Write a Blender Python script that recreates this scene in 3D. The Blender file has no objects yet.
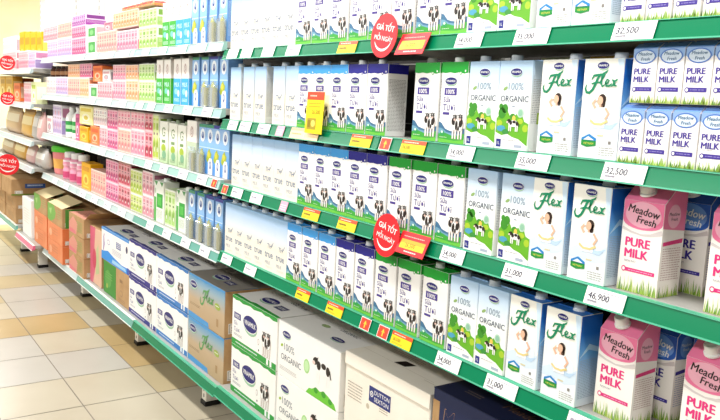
import bpy, bmesh, math, random
from mathutils import Vector, Matrix
S = bpy.context.scene
COL = S.collection
R90 = -math.pi / 2
random.seed(7)

# ------------------------------------------------------------ camera, light, exposure
cam_d = bpy.data.cameras.new('camera')
cam = bpy.data.objects.new('camera', cam_d); COL.objects.link(cam)
cam_d.sensor_fit = 'HORIZONTAL'; cam_d.sensor_width = 36.0
cam_d.lens = 759.93 / 720 * 36.0
cam_d.clip_start = 0.05; cam_d.clip_end = 100
_R = Vector((0.82554027, -0.56224445, 0.04862547)); _U = Vector((0.03897179, 0.14275448, 0.98899058)); _F = Vector((0.56299596, 0.81455653, -0.13976124))
cam.matrix_world = Matrix(((_R.x, _U.x, -_F.x, -1.19), (_R.y, _U.y, -_F.y, 0.0), (_R.z, _U.z, -_F.z, 1.315), (0, 0, 0, 1)))
S.camera = cam

w = bpy.data.worlds.new('shop_air'); S.world = w; w.use_nodes = True
bg = w.node_tree.nodes['Background']; bg.inputs[0].default_value = (1.0, 0.98, 0.95, 1); bg.inputs[1].default_value = 0.42

def area(name, loc, sx, sy, power, col=(1, 0.99, 0.96), rot=(0, 0, 0)):
    d = bpy.data.lights.new(name, 'AREA'); d.shape = 'RECTANGLE'; d.size = sx; d.size_y = sy; d.energy = power; d.color = col
    o = bpy.data.objects.new(name, d); COL.objects.link(o); o.location = loc; o.rotation_euler = rot
    return o
# rows of ceiling tubes running along the aisle, then unseen fill lamps
area('ceiling_tubes_near', (-0.85, 1.2, 2.95), 0.25, 4.6, 95, rot=(0, -0.35, 0))
area('ceiling_tubes_far', (-0.85, 6.6, 2.95), 0.25, 5.6, 140, rot=(0, -0.35, 0))
area('aisle_side_fill', (-2.8, 3.5, 2.6), 0.25, 9.0, 125, rot=(0, -0.9, 0))  # unseen lamp, tilted low to fill the carton fronts
area('back_wall_fill', (2.4, 9.5, 2.95), 5.0, 0.3, 520)  # lamp added out of view to brighten the back wall and far end

S.view_settings.view_transform = 'Standard'; S.view_settings.look = 'None'
S.view_settings.gamma = 1.0; S.view_settings.use_curve_mapping = False
S.view_settings.exposure = -0.13

# ------------------------------------------------------------ materials
def lin(h):
    h = h.lstrip('#'); out = []
    for k in (0, 2, 4):
        c = int(h[k:k + 2], 16) / 255
        out.append(c / 12.92 if c <= 0.04045 else ((c + 0.055) / 1.055) ** 2.4)
    return (*out, 1.0)
_M = {}
def C(h, rough=0.45, metal=0.0):
    k = (h, rough, metal)
    if k not in _M:
        m = bpy.data.materials.new('colour_' + h.lstrip('#')); m.use_nodes = True
        b = m.node_tree.nodes['Principled BSDF']
        b.inputs['Base Color'].default_value = lin(h); b.inputs['Roughness'].default_value = rough; b.inputs['Metallic'].default_value = metal
        b.inputs['Specular IOR Level'].default_value = 0.35
        _M[k] = m
    return _M[k]
def GRAD(name, stops, rough=0.4, axis='Z'):
    """printed colour change along the height of a pack (object coordinates, metres)"""
    if name in _M: return _M[name]
    m = bpy.data.materials.new(name); m.use_nodes = True; nt = m.node_tree; b = nt.nodes['Principled BSDF']
    tc = nt.nodes.new('ShaderNodeTexCoord'); sp = nt.nodes.new('ShaderNodeSeparateXYZ'); mr = nt.nodes.new('ShaderNodeMapRange'); cr = nt.nodes.new('ShaderNodeValToRGB')
    z0, z1 = stops[0][0], stops[-1][0]
    mr.inputs['From Min'].default_value = z0; mr.inputs['From Max'].default_value = z1
    nt.links.new(tc.outputs['Object'], sp.inputs[0]); nt.links.new(sp.outputs[axis], mr.inputs['Value']); nt.links.new(mr.outputs[0], cr.inputs[0]); nt.links.new(cr.outputs[0], b.inputs['Base Color'])
    el = cr.color_ramp.elements
    while len(el) < len(stops): el.new(0.5)
    for e, (z, h) in zip(el, stops): e.position = (z - z0) / (z1 - z0); e.color = lin(h)
    b.inputs['Roughness'].default_value = rough; b.inputs['Specular IOR Level'].default_value = 0.35
    _M[name] = m; return m
def NOISE(name, a, b_, scale, rough=0.6, bump=0.0):
    if name in _M: return _M[name]
    m = bpy.data.materials.new(name); m.use_nodes = True; nt = m.node_tree; b = nt.nodes['Principled BSDF']
    tc = nt.nodes.new('ShaderNodeTexCoord'); n = nt.nodes.new('ShaderNodeTexNoise'); cr = nt.nodes.new('ShaderNodeValToRGB')
    n.inputs['Scale'].default_value = scale; n.inputs['Detail'].default_value = 5
    nt.links.new(tc.outputs['Object'], n.inputs['Vector']); nt.links.new(n.outputs['Fac'], cr.inputs[0]); nt.links.new(cr.outputs[0], b.inputs['Base Color'])
    cr.color_ramp.elements[0].position = 0.3; cr.color_ramp.elements[1].position = 0.7
    cr.color_ramp.elements[0].color = lin(a); cr.color_ramp.elements[1].color = lin(b_)
    b.inputs['Roughness'].default_value = rough; b.inputs['Specular IOR Level'].default_value = 0.3
    if bump:
        bp = nt.nodes.new('ShaderNodeBump'); bp.inputs['Strength'].default_value = bump; bp.inputs['Distance'].default_value = 0.002
        nt.links.new(n.outputs['Fac'], bp.inputs['Height']); nt.links.new(bp.outputs[0], b.inputs['Normal'])
    _M[name] = m; return m
def CLEAR():
    if 'clear' in _M: return _M['clear']
    m = bpy.data.materials.new('clear_wrap'); m.use_nodes = True; nt = m.node_tree
    out = nt.nodes['Material Output']; nt.nodes.remove(nt.nodes['Principled BSDF'])
    t = nt.nodes.new('ShaderNodeBsdfTransparent'); g = nt.nodes.new('ShaderNodeBsdfGlossy'); d = nt.nodes.new('ShaderNodeBsdfDiffuse')
    d.inputs[0].default_value = lin('#c9cfc8'); g.inputs['Roughness'].default_value = 0.15
    m1 = nt.nodes.new('ShaderNodeMixShader'); m2 = nt.nodes.new('ShaderNodeMixShader')
    m1.inputs[0].default_value = 0.22; m2.inputs[0].default_value = 0.12
    nt.links.new(t.outputs[0], m1.inputs[1]); nt.links.new(d.outputs[0], m1.inputs[2]); nt.links.new(m1.outputs[0], m2.inputs[1]); nt.links.new(g.outputs[0], m2.inputs[2]); nt.links.new(m2.outputs[0], out.inputs[0])
    _M['clear'] = m; return m
WHITE = C('#f4f3f0'); PAPER = C('#faf9f6', 0.6); NAVY = C('#23226f'); BLACK = C('#1a1715'); GREY = C('#8d8a93'); GOLDT = C('#d8c58a')

# ------------------------------------------------------------ mesh builder
class Pl:
    """a flat face to print on: origin, right and up directions, normal outward"""
    def __init__(s, o, u, v):
        s.o = Vector(o); s.u = Vector(u).normalized(); s.v = Vector(v).normalized(); s.n = s.u.cross(s.v)
    def __call__(s, u, v, layer): return s.o + s.u * (u * 0.001) + s.v * (v * 0.001) + s.n * (0.00022 * layer)
_T = {}
def glyphs(body, bold=0.0):
    k = (body, bold)
    if k not in _T:
        c = bpy.data.curves.new('lettering', 'FONT'); c.body = body; c.resolution_u = 2
        o = bpy.data.objects.new('lettering', c); COL.objects.link(o)
        dg = bpy.context.evaluated_depsgraph_get(); me = bpy.data.meshes.new_from_object(o.evaluated_get(dg))
        vs = [(v.co.x, v.co.y) for v in me.vertices]; fs = [tuple(p.vertices) for p in me.polygons]
        bpy.data.objects.remove(o); bpy.data.curves.remove(c); bpy.data.meshes.remove(me)
        xs = [v[0] for v in vs]; _T[k] = (vs, fs, min(xs), max(xs))
    return _T[k]
class MB:
    def __init__(s): s.v = []; s.f = []; s.m = []; s.mats = []
    def mi(s, m):
        if m not in s.mats: s.mats.append(m)
        return s.mats.index(m)
    def face(s, pts, m):
        n = len(s.v); s.v += [tuple(p) for p in pts]; s.f.append(tuple(range(n, n + len(pts)))); s.m.append(s.mi(m)); return s
    def add_bm(s, bm, m, pick=None):
        n = len(s.v); bm.verts.index_update(); bm.normal_update()
        s.v += [tuple(v.co) for v in bm.verts]
        for f in bm.faces:
            s.f.append(tuple(n + v.index for v in f.verts)); s.m.append(s.mi((pick(f) if pick else None) or m))
        bm.free(); return s
    def hexa(s, p, m, ch=0.0, pick=None):
        """eight corners: bottom ring then top ring, counter-clockwise from above"""
        bm = bmesh.new(); vs = [bm.verts.new(q) for q in p]
        for q in ((3, 2, 1, 0), (4, 5, 6, 7), (0, 1, 5, 4), (1, 2, 6, 5), (2, 3, 7, 6), (3, 0, 4, 7)): bm.faces.new([vs[i] for i in q])
        if ch: bmesh.ops.bevel(bm, geom=bm.edges[:], offset=ch, segments=1, affect='EDGES', profile=0.5)
        return s.add_bm(bm, m, pick)
    def box(s, x0, x1, y0, y1, z0, z1, m, ch=0.0, pick=None):
        return s.hexa([(x0, y0, z0), (x1, y0, z0), (x1, y1, z0), (x0, y1, z0), (x0, y0, z1), (x1, y0, z1), (x1, y1, z1), (x0, y1, z1)], m, ch, pick)
    def lathe(s, prof, m, o=(0, 0, 0), n=20, axis=None, mats=None):
        """profile of (radius, height) turned about the z axis (or another axis) through o"""
        q = Vector((0, 0, 1)).rotation_difference(Vector(axis)) if axis else None
        base = len(s.v); o = Vector(o)
        for r, z in prof:
            for k in range(n):
                a = 2 * math.pi * k / n; p = Vector((r * math.cos(a), r * math.sin(a), z))
                if q: p = q @ p
                s.v.append(tuple(o + p))
        for i in range(len(prof) - 1):
            mm = s.mi(mats[i] if mats else m)
            for k in range(n):
                a, b = base + i * n + k, base + i * n + (k + 1) % n; s.f.append((a, b, b + n, a + n)); s.m.append(mm)
        s.f.append(tuple(base + k for k in reversed(range(n)))); s.m.append(s.mi(mats[0] if mats else m))
        e = base + (len(prof) - 1) * n; s.f.append(tuple(e + k for k in range(n))); s.m.append(s.mi(mats[-1] if mats else m)); return s
    # printing on a face, millimetres
    def poly(s, P, pts, m, L=1): return s.face([P(u, v, L) for u, v in pts], m)
    def rect(s, P, u0, v0, u1, v1, m, L=1): return s.poly(P, [(u0, v0), (u1, v0), (u1, v1), (u0, v1)], m, L)
    def ell(s, P, cu, cv, ru, rv, m, L=1, n=18, rot=0.0):
        c, d = math.cos(rot), math.sin(rot); pts = []
        for k in range(n):
            a = 2 * math.pi * k / n; x, y = ru * math.cos(a), rv * math.sin(a); pts.append((cu + c * x - d * y, cv + d * x + c * y))
        return s.poly(P, pts, m, L)
    def ribbon(s, P, pts, wd, m, L=1):
        n = len(pts); ws = wd if isinstance(wd, (list, tuple)) else [wd] * n; A = []; B = []
        for i, (x, y) in enumerate(pts):
            a, b = pts[max(i - 1, 0)], pts[min(i + 1, n - 1)]; dx, dy = b[0] - a[0], b[1] - a[1]; l = math.hypot(dx, dy) or 1
            A.append((x - dy / l * ws[i] / 2, y + dx / l * ws[i] / 2)); B.append((x + dy / l * ws[i] / 2, y - dx / l * ws[i] / 2))
        for i in range(n - 1): s.poly(P, [B[i], B[i + 1], A[i + 1], A[i]], m, L)
        return s
    def text(s, P, body, u, v, h, m, L=2, align='L', bold=0.0, shear=0.0, maxw=None, rot=0.0):
        vs, fs, x0, x1 = glyphs(body); k = h / 0.73; kx = k
        if bold > 0:
            for sx, sy in ((-1, 0), (1, 0), (0, 1)): s.text(P, body, u + sx * bold * k * 0.9, v + sy * bold * k * 0.6, h, m, L + 0.12 * (sx + 2 * sy), align, 0.0, shear, maxw, rot)
        if maxw and (x1 - x0) * kx > maxw: kx = maxw / (x1 - x0)
        off = {'L': -x0, 'C': -(x0 + x1) / 2, 'R': -x1}[align] * kx; n = len(s.v); c, d = math.cos(rot), math.sin(rot)
        for x, y in vs:
            a, b = x * kx + off + shear * y * k, y * k; s.v.append(tuple(P(u + c * a - d * b, v + d * a + c * b, L)))
        mm = s.mi(m)
        for f in fs: s.f.append(tuple(n + i for i in f)); s.m.append(mm)
        return s
    def lines(s, P, u, v, w_, rows, m, step=3.2, h=1.1, L=2):
        for r in range(rows):
            x = u
            while x < u + w_ - 3:
                l = min(random.uniform(3, 9), u + w_ - x); s.rect(P, x, v - r * step, x + l, v - r * step + h, m, L); x += l + 1.4
        return s
    def mesh(s, name, smooth=False):
        me = bpy.data.meshes.new(name); me.from_pydata(s.v, [], s.f)
        for m in s.mats: me.materials.append(m)
        me.polygons.foreach_set('material_index', s.m)
        if smooth: me.polygons.foreach_set('use_smooth', [True] * len(s.f))
        me.update(); return me
    def obj(s, name, parent=None, smooth=False):
        o = bpy.data.objects.new(name, s.mesh(name, smooth)); COL.objects.link(o)
        if parent: o.parent = parent
        return o
def tag(o, label=None, cat=None, group=None, kind=None):
    for k, v in (('label', label), ('category', cat), ('group', group), ('kind', kind)):
        if v: o[k] = v
    return o
def put(o, x, y, z, tilt=0.0, turn=0.0): o.location = (x, y, z); o.rotation_euler = (tilt, 0, R90 + turn); return o
def copy_tree(o):
    c = o.copy(); COL.objects.link(c)
    for ch in o.children:
        d = ch.copy(); COL.objects.link(d); d.parent = c
        for g in ch.children:
            e = g.copy(); COL.objects.link(e); e.parent = d
    return c
ORD = ['first', 'second', 'third', 'fourth', 'fifth', 'sixth', 'seventh', 'eighth', 'ninth']
NUM = ['zero', 'one', 'two', 'three', 'four', 'five', 'six', 'seven', 'eight', 'nine']
ROWN = {'A': 'top shelf', 'B': 'second shelf', 'C': 'third shelf', 'D': 'fourth shelf'}

# ------------------------------------------------------------ the setting
fm = [NOISE('tile_cream', '#b8ad97', '#c0b6a1', 3.0, 0.28), NOISE('tile_grey', '#b3ada2', '#bbb5aa', 3.0, 0.28), NOISE('tile_tan', '#ae9466', '#b99f72', 3.0, 0.28), NOISE('tile_sand', '#b2a27f', '#baaa88', 3.0, 0.28)]
grout = C('#8d8478', 0.8)
fl = MB(); fl.face([(-4.3, -3, -0.002), (5.2, -3, -0.002), (5.2, 13.2, -0.002), (-4.3, 13.2, -0.002)], grout)
TW, TL, TX, TY = 0.318, 0.357, -0.066, 3.49
fixed = {(-1, 2): 2, (-2, 2): 2, (-1, 1): 0, (-2, 1): 1, (-1, 0): 1, (-2, 0): 1, (-1, -1): 0, (-2, -1): 0, (-1, -2): 0, (-2, -2): 0, (0, 2): 0, (0, 1): 2, (0, 0): 2, (0, -1): 3, (-1, 3): 1, (-2, 3): 0, (-1, -3): 2,
         (-2, 4): 3, (-1, 4): 1, (-2, 5): 0, (-1, 5): 3, (0, 3): 3, (0, 4): 1, (-2, 6): 2, (-1, 6): 1, (0, 5): 3, (0, -2): 0, (0, -3): 0}
for i in range(-14, 17):
    for j in range(-18, 27):
        k = fixed.get((i, j)); r = random.random()
        if k is None: k = 0 if r < 0.4 else 1 if r < 0.62 else 2 if r < 0.82 else 3
        g = 0.0025; x0, y0 = TX + i * TW, TY + j * TL
        fl.face([(x0 + g, y0 + g, 0), (x0 + TW - g, y0 + g, 0), (x0 + TW - g, y0 + TL - g, 0), (x0 + g, y0 + TL - g, 0)], fm[k])
tag(fl.obj('floor'), kind='structure')
wb = MB(); wb.box(-4.5, 5.4, 13.2, 13.35, 0, 3.4, NOISE('wall_paint', '#f8f0b8', '#fcf6d2', 1.2, 0.8)); tag(wb.obj('wall_back'), kind='structure')
wb = MB(); wb.box(5.2, 5.35, -3, 13.2, 0, 3.4, C('#f4f2ea', 0.8)); tag(wb.obj('wall_right'), kind='structure')

# ------------------------------------------------------------ shelving bays
RH = 0.036; TILT = 0.012
steel = C('#a5a39d', 0.4); steeld = C('#cfcfca', 0.45); cream = C('#e9e4d6', 0.5); lip = C('#eef2ec', 0.3)
rail_green = C('#00794f', 0.22); rail_teal = C('#6aa79a', 0.25); rail_edge = C('#4fb08c', 0.3); rail_pale = C('#9fc6bf', 0.25); rail_white = C('#b9cbcc', 0.3); rail_pink = C('#d9688c', 0.3)
def prism(mb, prof, y0, y1, m):
    """profile in (x, z), extruded along the aisle; m may be one material per side"""
    n = len(prof); a = [(x, y0, z) for x, z in prof]; b = [(x, y1, z) for x, z in prof]; ms = m if isinstance(m, list) else [m] * n
    for i in range(n):
        j = (i + 1) % n; mb.face([a[i], b[i], b[j], a[j]], ms[i])
    mb.face(a[::-1], ms[0]); mb.face(b, ms[0])
def bay(y0, y1, zs, rails, ztop, label, xf=0.0, legy=0.12):
    t = bpy.data.objects.new('shelving_bay', None); COL.objects.link(t); t.location = (0.2, (y0 + y1) / 2, 0); tag(t, label, 'shelf unit', 'shelving bays along the aisle')
    def own(mb, name, par=t):
        o = mb.obj(name); o.parent = par
        o.matrix_parent_inverse = Matrix.Translation(-t.location) if par is t else Matrix.Identity(4)
        return o
    pn = MB(); zh = zs[0] + 0.03; pn.box(0.425, 0.44, y0, y1, 0.08, zh, C('#2f2b28', 0.7)); pn.box(0.425, 0.44, y0, y1, zh, ztop, C('#f6f5f2', 0.6))  # lower panel coloured dark to stand in for shade under the shelves
    z = 0.25
    while z < ztop: pn.box(0.4235, 0.4248, y0 + 0.02, y1 - 0.02, z, z + 0.004, C('#8f8d88')); z += 0.2
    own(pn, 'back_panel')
    for yy in (y0 + 0.002, y1 - 0.032):
        up = MB(); up.box(0.385, 0.424, yy, yy + 0.03, 0.0, ztop, steeld)
        for k in range(int(ztop / 0.05)): up.box(0.3842, 0.3849, yy + 0.011, yy + 0.019, 0.03 + k * 0.05, 0.06 + k * 0.05, BLACK)
        own(up, 'upright')
    for n, (zt, rm) in enumerate(zip(zs, rails)):
        sh = MB(); x0 = xf + 0.013; zt2 = zt
        sh.box(x0, 0.383, y0 + 0.002, y1 - 0.002, zt2 - 0.024, zt2, steel, 0.002)
        for q in (0.012, y1 - y0 - 0.03): sh.hexa([(0.05 + xf, y0 + q, zt2 - 0.028), (0.384, y0 + q, zt2 - 0.052), (0.384, y0 + q + 0.004, zt2 - 0.052), (0.05 + xf, y0 + q + 0.004, zt2 - 0.028), (0.05 + xf, y0 + q, zt2 - 0.0245), (0.384, y0 + q, zt2 - 0.0245), (0.384, y0 + q + 0.004, zt2 - 0.0245), (0.05 + xf, y0 + q + 0.004, zt2 - 0.0245)], steeld)
        so = own(sh, 'shelf')
        rl = MB()
        prism(rl, [(xf, zt), (xf - TILT, zt - RH), (xf - TILT + 0.003, zt - RH - 0.001), (xf + 0.0125, zt - 0.03), (xf + 0.0125, zt)], y0 + 0.003, y1 - 0.003, [rm, rail_edge if rm is rail_green else lip, rm, rm, rail_edge if rm is rail_green else lip])
        dx, dz = -TILT / RH, -1
        for s0, s1 in ((0.0002, 0.0016), (RH - 0.0018, RH + 0.0008)):
            prism(rl, [(xf + dx * s0 - 0.0005, zt - s0), (xf + dx * s0 - 0.0028, zt - s0), (xf + dx * s1 - 0.0028, zt - s1), (xf + dx * s1 - 0.0005, zt - s1)], y0 + 0.003, y1 - 0.003, rail_edge if rm is rail_green else lip)
        ro = rl.obj('price_rail'); ro.parent = so
    for fx0, fx1 in ((0.06, 0.12), (0.30, 0.34)):
        yy = y0 + legy; zb = zs[-1]; lg = MB(); lg.box(xf + fx0, xf + fx1, yy, yy + 0.045, 0.02, zb - 0.029, cream, 0.002)
        for k in range(4): lg.rect(Pl((xf + fx0, yy + 0.045, 0), (0, -1, 0), (0, 0, 1)), 18, 35 + k * 28, 27, 50 + k * 28, BLACK, 2)
        lo = own(lg, 'leg')
        ft = MB(); ft.box(xf + fx0 - 0.005, xf + fx1 + 0.005, yy - 0.004, yy + 0.049, 0.0, 0.02, BLACK, 0.002); ft.obj('foot', lo)
    return t
Z1 = dict(A=1.484, B=1.2294, C=0.9886, D=0.7292, E=0.188)
Z2 = dict(A=1.515, B=1.268, C=1.0, D=0.717, E=0.178)
Z5 = dict(A=1.44, B=1.195, C=0.935, D=0.745, E=0.19)
Z6 = dict(A=1.44, B=1.195, C=0.935, D=0.745, E=0.235)
G_, T_, P_, W_ = rail_green, rail_teal, rail_pale, rail_white
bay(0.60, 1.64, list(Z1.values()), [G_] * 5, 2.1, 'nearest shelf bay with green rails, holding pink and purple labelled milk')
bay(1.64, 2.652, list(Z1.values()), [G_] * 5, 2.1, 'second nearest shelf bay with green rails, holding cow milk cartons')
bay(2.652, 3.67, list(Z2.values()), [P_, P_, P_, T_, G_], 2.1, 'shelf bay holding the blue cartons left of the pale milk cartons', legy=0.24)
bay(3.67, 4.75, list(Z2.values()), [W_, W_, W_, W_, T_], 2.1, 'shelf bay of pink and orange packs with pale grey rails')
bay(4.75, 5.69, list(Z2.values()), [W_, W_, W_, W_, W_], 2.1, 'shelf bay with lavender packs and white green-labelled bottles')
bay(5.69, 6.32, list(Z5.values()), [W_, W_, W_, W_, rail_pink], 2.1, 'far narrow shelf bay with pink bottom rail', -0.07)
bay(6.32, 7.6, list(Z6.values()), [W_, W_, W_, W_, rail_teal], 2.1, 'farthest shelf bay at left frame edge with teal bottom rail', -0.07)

# ------------------------------------------------------------ printed motifs (millimetres)
def front(W, H): return Pl((-W / 2000, 0, 0), (1, 0, 0), (0, 0, 1))
def side(W, H): return Pl((W / 2000, 0, 0), (0, 1, 0), (0, 0, 1))
def topf(W, H): return Pl((-W / 2000, 0, H / 1000), (1, 0, 0), (0, 1, 0))
def oval(mb, P, u, v, rx, ry, L=3):
    mb.ell(P, u + rx * 0.03, v - ry * 0.28, rx * 0.93, ry, C('#9ac3a3'), L); mb.ell(P, u, v, rx, ry, WHITE, L + 1); mb.ell(P, u, v, rx * 0.95, ry * 0.9, NAVY, L + 2)
    mb.text(P, 'VINAMILK', u, v - ry * 0.26, ry * 0.56, WHITE, L + 3, 'C', 0.02, maxw=rx * 1.55)
def cow(mb, P, u, v, k, L=4, wx=1.0):
    f = lambda pts: [(u + x * k * wx, v + y * k) for x, y in pts]
    dk = C('#2b2320'); br = C('#b99f93'); e = lambda x, y, a, b, m, l, r=0.0: mb.ell(P, u + x * k * wx, v + y * k, a * k * wx, b * k, m, l, 14, r)
    for x in (4, 9.5, 16, 22): mb.poly(P, f([(x, 0), (x + 3.6, 0), (x + 4.2, 22), (x - 0.6, 22)]), br, L); mb.poly(P, f([(x + 0.5, 1), (x + 2.6, 1), (x + 3.2, 22), (x + 0.4, 22)]), WHITE, L + 1)
    e(10, 26, 8.5, 11, br, L); e(10, 26, 7.8, 10.4, WHITE, L + 2); e(20, 25, 7, 11, br, L + 2); e(20, 25, 6.4, 10.4, WHITE, L + 3)
    e(6, 30, 3.6, 6.5, dk, L + 4, 0.2); e(13, 24, 2.8, 8, dk, L + 4, -0.1); e(22, 28, 4, 7.5, dk, L + 4, -0.25); e(17.5, 19, 2, 4, dk, L + 4)
    for x, y in ((9, 37), (20.5, 38)):
        e(x, y, 3.4, 5.4, dk, L + 5); e(x, y - 3.4, 2.2, 2.2, C('#d9b9ad'), L + 6); mb.poly(P, f([(x - 0.5, y), (x + 0.5, y), (x + 0.3, y + 4), (x - 0.3, y + 4)]), WHITE, L + 6)
        mb.poly(P, f([(x - 6.5, y + 4.5), (x - 2.5, y + 2), (x - 2.3, y + 4)]), dk, L + 5); mb.poly(P, f([(x + 2.5, y + 2), (x + 6.5, y + 4.5), (x + 2.3, y + 4)]), dk, L + 5)
def side_cow(mb, P, u, v, k, L=4):
    dk = C('#2b2320'); e = lambda x, y, a, b, m, l, r=0.0: mb.ell(P, u + x * k, v + y * k, a * k, b * k, m, l, 14, r); f = lambda pts: [(u + x * k, v + y * k) for x, y in pts]
    for x in (5, 9, 21, 25): mb.poly(P, f([(x, 0), (x + 2.2, 0), (x + 2.6, 11), (x - 0.4, 11)]), WHITE, L)
    e(16, 14, 12.5, 6, WHITE, L + 1); e(4, 18, 4.5, 3.4, dk, L + 2, 0.5); e(1.5, 16, 2.4, 1.8, C('#e7cfc6'), L + 3); mb.poly(P, f([(5, 20), (9, 23), (7, 19)]), dk, L + 2)
    e(10, 15.5, 3.4, 4, dk, L + 3); e(18, 17, 4, 2.6, dk, L + 3); e(25, 14.5, 3, 4.2, dk, L + 3); mb.poly(P, f([(28, 17), (31, 9), (29.6, 9), (27, 15)]), dk, L + 3)
def tufts(mb, P, W, base, hmax, L=2, step=3.4):
    u = 0.5; cols = [C('#6f9c33'), C('#9dbb4e'), C('#c2cf7a')]; rnd = random.Random(5)
    while u < W - 3:
        h = hmax * rnd.uniform(0.35, 1.0); b = rnd.uniform(-2.5, 2.5); p = [(u, base), (u + 2.6, base), (min(max(u + 1.3 + b, 0), W), base + h)]
        mb.poly(P, p, cols[rnd.randrange(3)], L); u += step * rnd.uniform(0.5, 1.0)
def hexlogo(mb, P, u, v, k, L=3):
    f = lambda pts: [(u + x * k, v + y * k) for x, y in pts]
    mb.poly(P, f([(0, 3), (12, 0), (30, 3), (30, 11), (0, 12)]), C('#1f8f3c'), L); mb.poly(P, f([(0, 11), (30, 10.5), (30, 15), (15, 22), (0, 15)]), C('#2f86c8'), L)
    mb.poly(P, f([(4, 12), (14, 18), (26, 12)]), WHITE, L + 1); mb.text(P, 'VIETNAM', u + 15 * k, v + 4.5 * k, 3.6 * k, C('#e7e25a'), L + 1, 'C', maxw=22 * k)
def flexword(mb, P, u, v, k, col, L=4):
    f = lambda pts: [(u + x * k, v + y * k) for x, y in pts]
    mb.ribbon(P, f([(0, 10), (-2, 3), (1, -3), (7, -4), (13, 1), (18, 10), (22, 20), (28, 28)]), [w * k for w in (1.5, 3.4, 4.6, 4.8, 4.8, 5, 5, 3.4)], col, L)
    mb.ribbon(P, f([(10, 18), (14, 25), (22, 26), (32, 27), (40, 32), (42, 35)]), [w * k for w in (2, 4, 4.4, 4, 3, 1)], col, L + 1)
    mb.ribbon(P, f([(10, 11), (18, 13), (26, 14)]), [w * k for w in (2, 3.6, 2.4)], col, L + 1)
    mb.ribbon(P, f([(26, 12), (32, 20), (36, 27), (34, 30), (31, 24), (30, 12), (33, 7), (38, 10)]), [w * k for w in (2, 3.2, 3.2, 3, 3.6, 4, 3.6, 2)], col, L + 2)
    mb.ribbon(P, f([(38, 11), (44, 13), (46, 17), (42, 19), (39, 14), (41, 8), (47, 8), (52, 12)]), [w * k for w in (2, 3, 3, 3, 3.8, 3.8, 3.4, 2)], col, L + 3)
    mb.ribbon(P, f([(51, 18), (55, 17), (57, 9), (62, 8)]), [w * k for w in (2, 4, 4, 2)], col, L + 4); mb.ribbon(P, f([(63, 19), (58, 16), (54, 9), (50, 7)]), [w * k for w in (3, 3.2, 3.2, 2)], col, L + 5)
def drinker(mb, P, u, v, k, L=4):
    """printed figure drinking from a glass"""
    skin = C('#e9b99c'); hair = C('#35241d'); dress = C('#f6f8fc'); e = lambda x, y, a, b, m, l, r=0.0: mb.ell(P, u + x * k, v + y * k, a * k, b * k, m, l, 14, r); f = lambda pts: [(u + x * k, v + y * k) for x, y in pts]
    e(21, 47, 8, 9, hair, L); e(24, 40, 4, 8, hair, L); e(17.5, 45, 6, 7.4, skin, L + 1); mb.poly(P, f([(17, 40), (23, 41), (24, 32), (16, 32)]), skin, L)
    mb.poly(P, f([(10, 33), (29, 34), (33, 22), (30, 0), (6, 0), (6, 20)]), dress, L + 1); mb.ribbon(P, f([(29, 33), (37, 24), (30, 14)]), 4.5 * k, skin, L + 2); mb.ribbon(P, f([(10, 32), (3, 40), (11, 48)]), 4.5 * k, skin, L + 2)
    mb.rect(P, u + 9 * k, v + 45 * k, u + 13 * k, v + 53 * k, WHITE, L + 3); mb.ribbon(P, f([(1, 12), (10, 6), (24, 6), (36, 12)]), 4 * k, C('#e3cf8f'), L + 3)
def cap(mb, o, r, h, m, axis=None, n=18):
    mb.lathe([(r * 1.12, 0), (r * 1.12, h * 0.22), (r, h * 0.26), (r, h * 0.92), (r * 0.9, h)], m, o, n, axis); return mb
CAPW = C('#f1f1ee', 0.35); CAPG = C('#dadee2', 0.35)

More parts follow.
